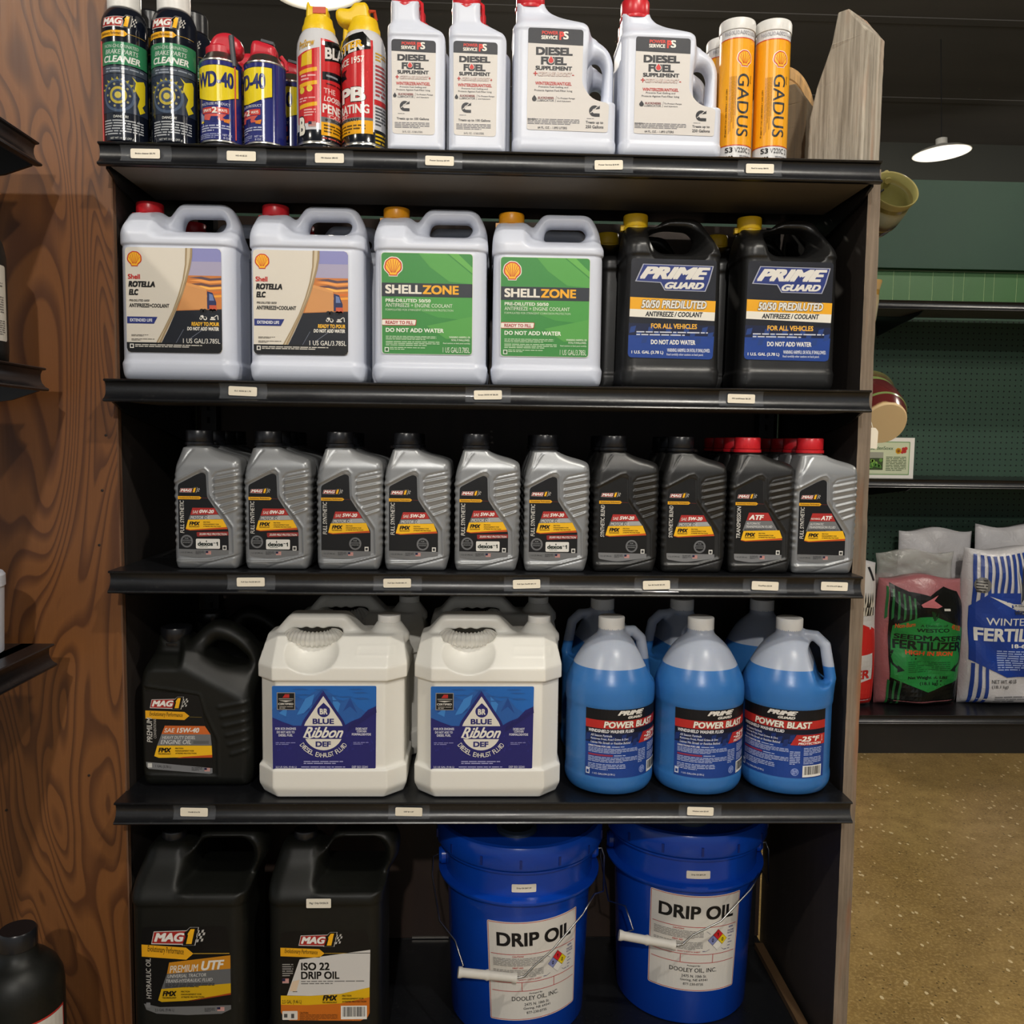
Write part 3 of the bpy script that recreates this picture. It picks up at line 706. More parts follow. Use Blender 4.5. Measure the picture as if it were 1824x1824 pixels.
# ---- labels of the white gallon jugs (laid out in the units of the sketches)
def art_truck(parent, far_left=True):
    a = Art(472 if far_left else 490, 1380, 4079)
    x0, x1, y0, y1 = 150, 770, 515, 1192
    edge = rnd([(x0, y0), (x1, y0), (x1, y1), (x0, y1)], 26)
    a.poly(edge, '#dcd5c8', 0)
    swoop = [(545, 515), (548, 560), (540, 640), (520, 730), (490, 830), (450, 930), (400, 1030), (345, 1128)]
    a.poly([(585, 515)] + [(x1 - 26, 515), (x1 - 8, 523), (x1, 541), (x1, 700), (552, 700), (570, 640), (583, 570)], '#8b8cc0', 1)
    a.poly([(x1, 600), (x1, 720), (545, 720), (565, 655), (576, 600)], '#a8a2bc', 2)
    a.poly([(x1, 690), (x1, 1130), (375, 1130), (420, 1040), (470, 930), (510, 830), (535, 745), (550, 690)], '#c87a3c', 2.4)
    for i, (yy, c) in enumerate(((704, '#5b4a56'), (722, '#f0a255'), (745, '#6a4a48'), (762, '#f7b95a'), (790, '#d9732c'), (815, '#f4a53c'))):
        a.poly([(556 + i * 3, yy), (640, yy - 8), (700, yy + 4), (x1, yy - 2), (x1, yy + 12), (690, yy + 18), (620, yy + 6)], c, 3 + i * .15)
    a.poly([(540, 735), (600, 750), (672, 775), (676, 905), (560, 912), (485, 916), (512, 830)], '#d0935a', 4)
    a.poly([(540, 735), (600, 750), (672, 775), (672, 790), (536, 752)], '#d99a5c', 5)
    a.poly([(676, 790), (712, 800), (735, 860), (735, 905), (676, 905)], '#2c3560', 4); a.poly([(690, 805), (712, 812), (722, 850), (690, 850)], '#6d7fae', 5)
    a.poly([(690, 880), (735, 880), (738, 915), (690, 915)], '#c2563a', 5)
    for cx in (640, 660, 700, 722): a.disc(cx, 918, 14, '#15151a', 5)
    a.poly([(x1, 905), (x1, 1130), (375, 1130), (420, 1040), (474, 920)], '#1d222e', 3)
    a.line([(700, 1000), (560, 1100)], 3, '#7a8090', 4); a.line([(520, 1040), (470, 1128)], 3, '#6a7080', 4)
    a.poly([(540, 515), (585, 515), (583, 570), (570, 640), (548, 720), (520, 810), (480, 905), (430, 1010), (372, 1130), (340, 1130), (395, 1030), (448, 925), (488, 820), (518, 720), (536, 620)], '#a08a68', 5)
    a.poly([(552, 515), (572, 515), (569, 570), (556, 640), (534, 720), (506, 810), (466, 905), (416, 1010), (358, 1130), (350, 1130), (407, 1025), (460, 915), (500, 815), (528, 720), (546, 620)], '#cdbfa4', 6)
    a.poly([(x0, 1128), (x1, 1128), (x1, 1166), (x1 - 8, 1184), (x1 - 26, 1192), (x0 + 26, 1192), (x0 + 8, 1184), (x0, 1166)], '#1b1c1f', 6)
    pecten(a, 210, 588, 46, 2, False)
    a.text('Shell', 166, 688, 244, 720, '#c22b26', 3, bold=.03)
    a.text('ROTELLA', 168, 732, 340, 772, '#1d1b1a', 3, bold=.06, shear=.18)
    a.text('ELC', 170, 784, 232, 824, '#1d1b1a', 3, bold=.06, shear=.18)
    a.text('PRE-DILUTED 50/50', 172, 850, 302, 864, '#2b2826', 3, bold=.02, shear=.2)
    a.text('ANTIFREEZE+COOLANT', 170, 876, 430, 902, '#1d1b1a', 3, bold=.03, shear=.12)
    a.poly([(155, 962), (352, 962), (328, 1006), (155, 1006)], '#28357f', 3); a.text('EXTENDED LIFE', 174, 974, 318, 994, '#dfe0e6', 4, bold=.03)
    a.small(180, 1076, 290, 1090, 2, '#6b655c', 3, seed=2); a.small(180, 1102, 332, 1118, 2, '#6b655c', 3, seed=3)
    for cx, r_ in ((634, 9), (662, 12)): a.disc(cx, 966, r_, '#e6e2da', 5); a.disc(cx, 966, r_ * .5, '#1d222e', 6)
    a.poly([(630, 962), (632, 948), (648, 946), (652, 955), (668, 956), (668, 966)], '#e6e2da', 5)
    a.rect(694, 968, 728, 976, '#e6e2da', 5); a.rect(700, 956, 722, 966, '#e6e2da', 5); a.line([(718, 960), (736, 946), (744, 948), (746, 974)], 5, '#e6e2da', 5)
    a.text('READY TO POUR', 572, 990, 752, 1016, '#f0b830', 5, bold=.04, shear=.1)
    a.text('DO NOT ADD WATER', 544, 1022, 750, 1046, '#e9e5dc', 5, bold=.04, shear=.1)
    a.text('1 US GAL/3.785L', 516, 1098, 758, 1130, '#e9e5dc', 7, bold=.01)
    a.rect(170, 1138, 196, 1166, '#e2ded6', 7); a.rect(176, 1144, 190, 1160, '#1b1c1f', 8)
    a.small(204, 1138, 640, 1160, 2, '#cfcac0', 7, seed=5, fill=.55)
    return a.build('label', parent, front(-.0593))
def art_green(parent):
    a = Art(503, 1418, 4359)
    a.poly(rnd([(156, 492), (806, 492), (806, 1202), (163, 1202)], 26), '#d7dbd0', 0)
    a.poly(rnd([(160, 496), (802, 496), (802, 1198), (167, 1198)], 24), '#3d8a42', 1)
    a.poly([(420, 496), (620, 496), (802, 640), (802, 704), (640, 690), (500, 590)], '#55a04a', 2); a.poly([(630, 496), (700, 496), (802, 590), (802, 630)], '#64ad4f', 3)
    a.poly([(250, 798), (802, 798), (802, 960), (560, 940), (330, 860)], '#4b9a47', 2); a.poly([(480, 1000), (802, 930), (802, 1080), (620, 1090)], '#55a04a', 3)
    a.rect(163, 704, 802, 798, '#31363f', 4)
    pecten(a, 243, 590, 60, 3)
    a.text('SHELL', 188, 716, 444, 780, '#e8e3d6', 5, bold=.035); a.text('ZONE', 450, 716, 706, 780, '#f0ae22', 5, bold=.035)
    a.text('PRE-DILUTED 50/50', 190, 814, 508, 838, '#e3ead8', 5, bold=.03)
    a.text('ANTIFREEZE + ENGINE COOLANT', 190, 846, 662, 872, '#e3ead8', 5, bold=0)
    a.text('FORMULATED FOR STRINGENT CORROSION PROTECTION', 190, 884, 668, 898, '#cfe0c4', 5, bold=.0)
    a.poly(rnd([(166, 957), (410, 957), (404, 1000), (166, 1002)], 8), '#b83328', 4); a.poly(rnd([(166, 962), (405, 960), (399, 996), (166, 998)], 7), '#efe8dc', 5)
    a.text('READY TO FILL', 190, 968, 386, 992, '#a92a2c', 6, bold=.03)
    a.text('DO NOT ADD WATER', 192, 1018, 602, 1048, '#e9efe0', 5, bold=.03)
    a.small(192, 1072, 550, 1102, 3, '#bcd8b2', 5, seed=4); a.small(192, 1108, 572, 1144, 3, '#bcd8b2', 5, seed=6); a.small(220, 1150, 470, 1172, 2, '#bcd8b2', 5, seed=7)
    a.rect(184, 1154, 214, 1186, '#dfe8d8', 5); a.rect(190, 1160, 208, 1180, '#2f5a34', 6)
    a.text('WARNING: HARMFUL OR', 640, 1070, 790, 1084, '#dbe8d0', 5, bold=.02); a.text('FATAL IF SWALLOWED.', 656, 1090, 788, 1104, '#dbe8d0', 5, bold=.02)
    a.text('Read cautions on back panel carefully.', 598, 1114, 790, 1128, '#dbe8d0', 5)
    a.text('1 US GAL/3.785L', 596, 1148, 788, 1186, '#e3ead8', 5, bold=0)
    return a.build('label', parent, front(-.0593))

def gallon_white(label, cat, loc, kind, rotz=0., group=None, lab=True, sc=None):
    t = thing('coolant_jug', label, cat, loc, rotz, group, scale=sc)
    body(t, 'gallon_white', sdf_gallon_white, M_HDPE)
    c = cap('cap', t, -.0600, .2765, .0218, .0185, M_RED if kind == 'truck' else M_ORA, tear='tab', label='red cap' if kind == 'truck' else 'amber cap')
    if lab: art_green(t) if kind == 'green' else art_truck(t, loc[0] < .2)
    return t
z1 = ZS[1]
gallon_white('white gallon antifreeze jug with red cap and truck label, far left of second shelf', 'jug', (.0975, .108, z1), 'truck')
gallon_white('white red-capped jug with truck label next to the green-labelled jugs', 'jug', (.3045, .108, z1), 'truck')
gallon_white('white gallon jug with amber cap and green label, left one of two', 'jug', (.5055, .108, z1), 'green')
gallon_white('white amber-capped jug with green label, beside the black jugs', 'jug', (.6975, .108, z1), 'green', sc=(.985, 1, .985))
gallon_white('white red-capped jug standing behind the far left truck label jug', 'jug', (.126, .240, z1), 'truck', lab=False)
gallon_white('white red-capped jug standing behind the right-hand truck label jug', 'jug', (.3210, .240, z1), 'truck', lab=False)
gallon_white('white amber-capped jug standing behind the left green label jug', 'jug', (.5085, .240, z1), 'green', lab=False)
gallon_white('white amber-capped jug standing behind the right green label jug', 'jug', (.700, .240, z1), 'green', lab=False)

# ---- black gallon antifreeze jugs
def sdf_gallon_black(h=.0022):
    S, OX, B = 3995., 530, 1315
    out = conv([(200, B, 60), (196, 1180, 20), (205, 420, 50), (214, 250, 40), (235, 205, 15), (400, 205, 15), (430, 208, 20), (500, 152, 40), (600, 140, 60), (735, 150, 60), (800, 270, 60), (856, 425, 50), (862, 1180, 30), (850, B, 60)], OX, B, S)
    hole = conv([(372, 262, 40), (480, 222, 60), (660, 232, 50), (706, 300, 40), (668, 378, 50), (450, 378, 60)], OX, B, S)
    X, Y, Z = grid((-.094, -.074, -.006), (.094, .074, .306), h)
    dh = poly_sd(X, Z, rnd(hole, .01))
    d2 = np.maximum(poly_sd(X, Z, rnd(out, .01)), -dh)
    sh = sst(Z, .226, .285)
    hy = .062 + (.026 - .062) * sh
    hy = np.minimum(hy + 0 * X, .020 + np.maximum(dh, 0) * 1.5 + 0 * Z)
    left = sst(-X, .03, .05); hy = hy * (1 - left) + (.062 + (.028 - .062) * sst(Z, .235, .28)) * left
    d = ext(d2, Y, hy, .022 + 0 * Z)
    band = sst(Z, .030, .038) * (1 - sst(Z, .219, .224))
    d = d + .0026 * band
    return nets(np.ascontiguousarray(d.astype(np.float32)), (-.094, -.074, -.006), h)
def art_prime(parent):
    a = Art(550, 1315, 3995)
    a.poly(rnd([(258, 458), (826, 462), (818, 1112), (248, 1106)], 26), '#1c1f2c', 0)
    a.poly([(250, 880), (824, 890), (822, 1000), (249, 1000)], '#18234a', 1)
    a.poly([(249, 960), (823, 960), (818, 1088), (812, 1104), (795, 1112), (270, 1106), (254, 1098), (248, 1080)], '#1c3f8c', 2)
    rr_ = random.Random(2)
    for i in range(14):
        x = 255 + i * 40; y = 905 + (i % 3) * 34
        if x < 780: a.poly([(x + 8, y), (x + 44, y - 8), (x + 34, y + 34), (x, y + 40)], '#223f80', 3)
    prime_logo(a, 300, 500, 806, 664, 3)
    a.poly([(255, 710), (826, 728), (824, 802), (254, 788)], '#e9a81f', 3); a.poly([(254, 788), (824, 802), (822, 858), (253, 838)], '#e8e3d6', 3)
    a.text('50/50 PREDILUTED', 330, 728, 766, 782, '#e6e2da', 6, bold=.03, shear=.2, outline='#5a5040', ow=.055)
    a.text('ANTIFREEZE / COOLANT', 358, 802, 742, 836, '#23252c', 4, bold=.03, shear=.2)
    a.text('FOR ALL VEHICLES', 398, 880, 706, 914, '#eab040', 4, bold=.03)
    a.small(302, 928, 780, 964, 2, '#c8cbd6', 4, seed=9, fill=.45)
    a.text('DO NOT ADD WATER', 400, 986, 698, 1018, '#e6e4df', 4, bold=.035)
    a.text('1 U.S. GAL (3.78 L)', 272, 1060, 485, 1086, '#e6e4df', 4, bold=.03)
    a.text('WARNING: HARMFUL OR FATAL IF SWALLOWED.', 510, 1042, 798, 1066, '#dfe2ea', 4, bold=.02); a.text('Read carefully other cautions on back panel.', 508, 1074, 754, 1094, '#dfe2ea', 4, bold=.01)
    return a.build('label', parent, front(-.0602))
def gallon_black(label, loc, rotz=0, lab=True, sc=None):
    t = thing('coolant_jug', label, 'jug', loc, rotz, scale=sc)
    body(t, 'gallon_black', sdf_gallon_black, M_BLK)
    cap('cap', t, -.0575, .2775, .0208, .0205, M_YEL, tear='tab', label='yellow cap')
    if lab: art_prime(t)
    return t
gallon_black('black gallon antifreeze jug with yellow cap, next to the green-labelled white jug', (.909, .126, z1), 0)
gallon_black('black yellow-capped antifreeze jug next to the right side board', (1.106, .126, z1), -.02)
gallon_black('black jug behind, its yellow cap showing left of the front black jugs', (.880, .262, z1), 0, False)
gallon_black('black jug behind, its yellow cap showing between the two black jugs', (1.085, .262, z1), 0, False)

# ---- quart motor oil bottles
def sdf_quart(h=.00155):
    S, OX, B = 4690., 388, 1196
    out = conv([(135, B, 25), (117, 1130, 40), (117, 620, 30), (113, 500, 40), (128, 395, 60), (182, 240, 40), (187, 195, 4), (386, 195, 4), (394, 245, 50), (470, 275, 50), (590, 305, 70), (650, 330, 60), (661, 420, 60), (655, 1080, 40), (622, B, 30)], OX, B, S)
    X, Y, Z = grid((-.064, -.040, -.005), (.064, .040, .218), h)
    d2 = poly_sd(X, Z, rnd(out, .004))
    hy = .033 + (.0222 - .033) * sst(Z, .170, .212)
    def L(p): return line_sd(X, Z, conv(p, OX, B, S))
    rel = np.zeros(np.broadcast_shapes(X.shape, Z.shape), np.float32)
    # raised frame round the label
    frame = L([(117, 520), (170, 495), (330, 412), (375, 402), (405, 430), (412, 600), (440, 655), (530, 760), (600, 860), (608, 1078), (420, 1128), (117, 1132)])
    rel += .0011 * ridge(frame, .0014)
    inside = poly_sd(X, Z, conv([(117, 525), (330, 425), (400, 440), (405, 610), (595, 870), (600, 1070), (400, 1125), (117, 1125)], OX, B, S))
    rel += -.0013 * sst(-inside, 0, .003)
    up = L([(120, 445), (190, 370), (240, 290), (280, 245), (275, 232), (186, 228)]); rel += -.0010 * ridge(up, .0013) * (Z < .200)
    for i in range(6):
        y = 455 + i * 52; x0 = 448 + max(0, i - 2) * 26
        rel += .0016 * ridge(L([(x0, y + 38), (640, y)]), .0016) - .0012 * ridge(L([(x0, y + 20), (640, y - 18)]), .0017)
    gr = L([(445, 800), (440, 470), (470, 440), (640, 405)]); rel += -.001 * ridge(gr, .0015) * (Z > .075)
    base = L([(300, 1180), (380, 1150), (600, 1092), (660, 1075)]); rel += -.0012 * ridge(base, .0014)
    low = L([(117, 1140), (300, 1148)]); rel += .0008 * ridge(low, .0014)
    flat = -inside > .001
    d = ext(d2, Y, hy + rel, .012 - .004 * sst(Z, .18, .205))
    rc = np.sqrt((X + .0215) ** 2 + Y ** 2) - (.0210 + np.maximum(.2045 - Z, 0) * 5)
    d = np.maximum(d, rc)
    # scalloped grip on the sides
    d = d + .0009 * (np.sin(Z * 2 * pi / .0125)) * sst(np.abs(X), .050, .056) * sst(Z, .03, .05) * (1 - sst(Z, .15, .165))
    return nets(np.ascontiguousarray(d.astype(np.float32)), (-.064, -.040, -.005), h)
def art_quart(parent, kind, oil, main, sub=None, mile=False, dex=False, badge=True, blk=False, silver=None):
    a = Art(378, 1196, 4690)
    base_c = '#15161a' if not blk else '#131313'
    lab_pts = rnd([(147, 530, 20), (300, 452, 40), (345, 436, 30), (374, 450, 30), (380, 625, 20), (550, 875, 20), (551, 1042, 3), (147, 1036, 3)], 8)
    a.poly(lab_pts, base_c, 0)
    a.poly(rnd([(147, 1035, 2), (551, 1042, 2), (551, 1075, 6), (300, 1108, 60), (150, 1085, 20)], 4), '#6c6d6e' if not blk else '#77787a', 1)
    mag_logo(a, 160, 556, 330, 594, 1)
    perf_bar(a, 146, 622, 336, 646, 1, tail=None); a.line([(336, 634), (386, 636)], 2, '#7a2a20', 1)
    a.text(kind, 160, 655, 194, 910, '#d9d6d0', 2, bold=.01, shear=.15, rot=90)
    o = 0 if mile else 18
    redc = '#a92c28'
    if sub is None:
        a.poly([(262, 712 + o), (440 + o * .6, 712 + o), (470 + o * .6, 762 + o), (244, 768 + o)], redc, 2)
        a.text('SAE', 262, 732 + o, 312, 756 + o, '#e0ddd6', 3, bold=.01, shear=.25); a.text(main, 318, 726 + o, 436 + o * .3, 754 + o, '#eeebe4', 3, bold=.035, shear=.25)
        a.poly([(242, 770 + o), (472 + o * .6, 764 + o), (500 + o * .6, 800 + o), (228, 806 + o)], '#6f7072', 2); a.poly([(380, 767 + o), (472 + o * .6, 764 + o), (500 + o * .6, 800 + o), (400, 803 + o)], '#a3a4a4', 3)
        a.text('MOTOR OIL', 246, 776 + o, 402, 800 + o, '#d8d8d6', 4, bold=.01, shear=.25)
        fy = 806 + o
    else:
        a.poly([(262, 705), (425, 705), (460, 768), (242, 768)], redc, 2)
        if sub == 'multi':
            a.text('MULTI-VEHICLE', 250, 742, 330, 756, '#e9e6df', 3, bold=.02, shear=.25); a.text('ATF', 334, 724, 430, 760, '#eeebe4', 3, bold=.035, shear=.25)
        else: a.text('ATF', 262, 722, 390, 762, '#eeebe4', 3, bold=.04, shear=.25)
        a.poly([(240, 770), (462, 770), (512, 850), (212, 850)], '#6f7072', 2)
        a.text('AUTOMATIC', 244, 782, 362, 800, '#d8d8d6', 3, bold=.01, shear=.25); a.text('TRANSMISSION FLUID', 238, 806, 462, 826, '#d8d8d6', 3, bold=.01, shear=.25)
        a.small(226, 832, 490, 848, 2, '#2a2a2a', 3, seed=8)
        fy = 852
    fx = (fy - 806) * .62
    a.poly([(226 - fx * .2, fy), (505 + fx * .7, fy - 8), (546 if fy < 830 else 551, fy + 70), (240, fy + 84), (206 - fx * .2, fy + 76)], '#c2501c', 2)
    a.poly([(226 - fx * .2, fy), (505 + fx * .7, fy - 8), (540 if fy < 830 else 551, fy + 54), (240, fy + 78), (206 - fx * .2, fy + 70)], '#efb81d', 3)
    fmx(a, 234, fy + 10, 492, fy + 62, 4)
    if mile:
        a.poly(rnd([(292, 902), (551, 896), (551, 926), (296, 938)], 8), '#8c2724', 2); a.text('20,000 MILE PROTECTION', 314, 908, 540, 928, '#dcd7d0', 3, bold=.02, shear=.25)
    bx, by, br = (212, 974, 50) if mile else (425, 985, 50)
    if badge:
        if not mile: bx, by = 425, 982
        a.disc(bx, by, br, '#6a6b6d', 2); a.disc(bx, by, br * .74, '#1b1c1e', 3)
        a.text('FOR', bx - 15, by - 28, bx + 15, by - 18, '#8b8c8d', 4); a.rect(bx - 38, by - 12, bx + 38, by - 0, '#6a6b6d', 4)
        a.text('GASOLINE', bx - 34, by - 10, bx + 34, by - 2, '#1b1c1e', 5, bold=.02); a.text('ENGINES', bx - 30, by + 6, bx + 30, by + 14, '#8b8c8d', 4)
    if dex:
        a.rrect(286, 954, 481, 1032, 10, '#dedcd6', 2); a.text('dexos', 300, 976, 424, 1010, '#23302a', 3, bold=.04); a.text('1', 448, 978, 470, 1008, '#23302a', 3, bold=.04); a.rect(428, 984, 444, 989, '#23302a', 3)
        a.poly(drop(372, 962, 5, 980), '#23302a', 3); a.small(316, 1014, 460, 1022, 1, '#5a6a5e', 3)
    a.rect(502, 1006, 534, 1040, '#dcdad4', 2); a.rect(508, 1014, 528, 1034, '#3a3a3a', 3)
    a.text('1 U.S. QT (946 mL)', 162, 1056, 258, 1072, '#2b2c2e', 2, bold=.01)
    a.small(282, 1048, 352, 1076, 4, '#3b3c3e', 2); flag_us(a, 366, 1050, 408, 1078, 3)
    return a.build('label', parent, front(-.0322))
def quart(label, x, kind, main, mcol, ccol, y=.055, sub=None, mile=False, dex=False, badge=True, lab=True, rotz=0):
    blk = mcol is M_BLK
    t = thing('oil_bottle', label, 'bottle', (x, y, ZS[2]), rotz, scale=(.925, .97, .972))
    body(t, 'quart', sdf_quart, mcol)
    cap('cap', t, -.0215, .2125, .0232, .0195, ccol, teeth=30, tear='ring')
    if lab: art_quart(t, kind, None, main, sub, mile, dex, badge, blk)
    return t
FS, SB = 'FULL SYNTHETIC', 'SYNTHETIC BLEND'
qs = [('silver quart oil bottle marked 0W-20, leftmost of the row', FS, '0W-20', M_SILVER, M_BCAP, None, True, True, True),
      ('silver quart oil bottle marked 0W-20, second from the left', FS, '0W-20', M_SILVER, M_BCAP, None, True, True, True),
      ('silver quart bottle marked 5W-20, left one of the two', FS, '5W-20', M_SILVER, M_BCAP, None, False, False, True),
      ('silver quart bottle marked 5W-20, right one of the two', FS, '5W-20', M_SILVER, M_BCAP, None, False, False, True),
      ('silver quart bottle marked 5W-30, left one of the two', FS, '5W-30', M_SILVER, M_BCAP, None, True, True, True),
      ('silver quart bottle marked 5W-30, next to the black bottles', FS, '5W-30', M_SILVER, M_BCAP, None, True, True, True),
      ('black quart bottle marked synthetic blend 5W-20, next to the silver ones', SB, '5W-20', M_BLK, M_BCAP, None, False, False, True),
      ('black quart bottle marked synthetic blend 5W-20, beside the red-capped black bottle', SB, '5W-20', M_BLK, M_BCAP, None, False, False, True),
      ('black quart transmission fluid bottle with red cap', 'TRANSMISSION', 'ATF', M_BLK, M_RED, 'atf', False, False, False),
      ('silver quart transmission fluid bottle with red cap, right end of the row', FS, 'ATF', M_SILVER, M_RED, 'multi', False, False, False)]
qx = [.1495, .262, .3785, .488, .6025, .7165, .831, .944, 1.0565, 1.1625]
hid = [(3, 'silver'), (3, 'silver'), (2, 'silver'), (2, 'silver'), (1, 'silver'), (2, 'silver'), (2, 'black'), (2, 'black'), (3, 'black'), (3, 'silver')]
ordn = ['first', 'second', 'third', 'fourth', 'fifth', 'sixth', 'seventh', 'eighth', 'ninth', 'tenth']
for i, (q, x) in enumerate(zip(qs, qx)):
    t = quart(q[0], x, q[1], q[2], q[3], q[4], sub=q[5], mile=q[6], dex=q[7], badge=q[8])
    for k in range(hid[i][0]):
        c = copy_tree(t, skip=('label',)); c.location = (x, .055 + .0665 * (k + 1), ZS[2])
        c['label'] = '%s-capped %s quart bottle, %s behind the %s bottle from the left' % ('red' if i > 7 else 'black', hid[i][1], ['next', 'second', 'third'][k], ordn[i])
        c['group'] = 'quart bottles in the rows behind'
# ================================================================== fourth shelf
z3 = ZS[3]
def sdf_gallon_oil(h=.0024):
    S, OX, B = 3440., 515, 1248
    out = conv([(205, B, 70), (192, 1150, 30), (190, 600, 60), (240, 480, 60), (262, 372, 8), (432, 372, 8), (450, 400, 20), (520, 320, 60), (590, 285, 60), (690, 305, 90), (810, 390, 100), (872, 520, 80), (862, 600, 40), (838, 680, 60), (836, 1150, 30), (822, B, 70)], OX, B, S)
    hole = conv([(545, 455, 30), (600, 402, 40), (690, 425, 50), (780, 505, 30), (788, 545, 20), (650, 522, 40)], OX, B, S)
    X, Y, Z = grid((-.098, -.07, -.006), (.108, .07, .284), h)
    dh = poly_sd(X, Z, rnd(hole, .008))
    d2 = np.maximum(poly_sd(X, Z, rnd(out, .01)), -dh)
    slope = sst(Z + X * .55, .188, .262)
    hy = .058 + (.024 - .058) * slope
    hy = np.minimum(hy, .024 + np.maximum(dh, 0) * 2.4)
    neck_ = sst(-X, .02, .035) * sst(Z, .20, .235); hy = hy * (1 - neck_) + .0265 * neck_
    lab = poly_sd(X, Z, conv([(215, 640), (540, 690), (570, 800), (640, 960), (640, 1180), (215, 1170)], OX, B, S))
    rel = .0012 * ridge(lab, .0018) - .0012 * sst(-lab, 0, .003)
    for i in range(6):
        y = 745 + i * 52 + i * 4; rel = rel + .0022 * ridge(line_sd(X, Z, conv([(650 + i * 14, y + 22), (830, y - 12)], OX, B, S)), .0022)
    d = ext(d2, Y, hy + rel, .018 + 0 * Z)
    return nets(np.ascontiguousarray(d.astype(np.float32)), (-.098, -.07, -.006), h)
def art_15w40(parent):
    a = Art(515, 1248, 3440)
    a.poly(rnd([(225, 672, 8), (520, 690, 20), (552, 712, 14), (560, 830, 20), (608, 960, 20), (610, 1160, 10), (228, 1136, 20)], 8), '#121213', 0)
    mag_logo(a, 254, 710, 482, 776, 1)
    perf_bar(a, 228, 786, 480, 834, 1, tail=None, slope=8); a.line([(480, 824), (552, 826)], 2, '#7a6a2a', 1)
    a.text('PREMIUM', 234, 828, 266, 975, '#c9c6c0', 2, bold=.01, shear=.15, rot=90); a.text('CONVENTIONAL', 273, 834, 289, 952, '#a9a6a0', 2, bold=.01, shear=.15, rot=90)
    a.poly([(338, 876), (568, 878), (600, 928), (318, 926)], '#c9642a', 1); a.text('SAE', 334, 890, 396, 916, '#ded8d0', 3, shear=.25); a.text('15W-40', 406, 888, 536, 918, '#ded8d0', 3, bold=.035, shear=.25)
    a.poly([(318, 926), (600, 928), (606, 994), (292, 994)], '#6d6e70', 1); a.text('HEAVY DUTY DIESEL', 322, 936, 512, 956, '#d2d2d0', 3, bold=.01, shear=.25); a.text('ENGINE OIL', 312, 960, 488, 986, '#d2d2d0', 3, bold=.01, shear=.25)
    a.rect(500, 966, 590, 984, '#5a5b5c', 2)
    a.poly([(292, 995), (606, 995), (608, 1062), (300, 1068), (274, 1058)], '#efb81d', 1); a.poly([(440, 1062), (608, 1050), (608, 1066), (400, 1069)], '#c2501c', 2)
    fmx(a, 298, 1004, 518, 1052, 3)
    a.poly([(226, 1092), (608, 1130), (608, 1160), (590, 1164), (240, 1134), (228, 1120)], '#77787a', 1); a.text('1 GAL (3.78 L)', 280, 1112, 370, 1132, '#2b2c2e', 2, bold=.01, skew=6)
    a.rect(236, 1100, 260, 1126, '#d0cec8', 2); a.small(488, 1124, 548, 1146, 3, '#3b3c3e', 2); flag_us(a, 562, 1128, 594, 1150, 3)
    return a.build('label', parent, front(-.0572))
t = thing('oil_jug', 'black gallon engine oil jug with orange 15W-40 stripe, left end of fourth shelf', 'jug', (.113, .120, z3))
body(t, 'gallon_oil', sdf_gallon_oil, M_BLK2); cap('cap', t, -.0488, .2430, .0262, .0240, M_BCAP, tear='ring', teeth=30); art_15w40(t)
c = copy_tree(t, skip=('label',)); c.location = (.131, .255, z3); c['label'] = 'black oil jug standing behind the black gallon jug on the fourth shelf'

# ---- cream 2.5 gallon exhaust fluid jugs
def sdf_def(h=.0026):
    X, Y, Z = grid((-.130, -.092, -.005), (.130, .092, .306), h)
    ax, ay = np.abs(X), np.abs(Y)
    up = sst(Z, .0505, .053) * (1 - sst(Z, .198, .2005)); foot = 1 - sst(Z, 0, .022)
    hx = .1235 - .0045 * up - .006 * foot; hyb = .085 - .0045 * up - .006 * foot
    # shoulders slope back above the belt
    sh = np.clip((Z - .222) / .046, 0, 1); hyb = hyb - .046 * sh ** 1.1
    q = np.maximum(ax - hx, ay - hyb); qc = (ax - hx + ay - hyb + .030) * .7071
    d = np.maximum(q, qc)
    side = np.maximum(0, Z - .222) * .22; d = np.maximum(d, ax - hx + side)
    top = Z - .2685; low = -Z
    d = -smin(-np.maximum(d, np.maximum(top, low)), -np.maximum(top, low), .006)
    # handle slab
    slab = [(-.119, .20), (-.117, .252), (-.0785, .2975), (.0165, .2975), (.051, .262), (.051, .20)]
    hole = [(-.077, .2555, .012), (-.079, .268, .012), (-.070, .2765, .008), (-.058, .2735, .004), (-.050, .2775, .004), (-.040, .2735, .004), (-.031, .2775, .004), (-.021, .2735, .004), (-.012, .2775, .006), (.010, .2755, .006), (.014, .266, .01), (.004, .2545, .012)]
    s2 = poly_sd(X, Z, rnd(slab, .008)); ds = ext(s2, Y, .026 + 0 * Z, .010)
    d = smin(d, ds, .008)
    # scooped hand recess (front and back) and the opening
    for sg in (-1, 1):
        e = np.sqrt(((X + .033) / .056) ** 2 + ((Y - sg * .092) / .060) ** 2 + ((Z - .264) / .052) ** 2)
        d = np.maximum(d, -(e - 1) * .05 - .0)
    d = np.maximum(d, -np.maximum(poly_sd(X, Z, rnd(hole, .004)), -.2))
    # spout platform
    cone = np.sqrt((X - .088) ** 2 + Y ** 2); d = smin(d, np.maximum(cone - (.035 - (np.clip(Z, .262, .284) - .262) * .72), np.maximum(Z - .284, .25 - Z)), .003)
    # embossed pad on the right shoulder
    pad = np.maximum(np.abs(X - .073) - .032, np.abs(Z - .2455) - .006)
    d = d - .0012 * ridge(np.broadcast_to(pad, d.shape), .0016) * (Y < 0)
    return nets(np.ascontiguousarray(d.astype(np.float32)), (-.130, -.092, -.005), h)
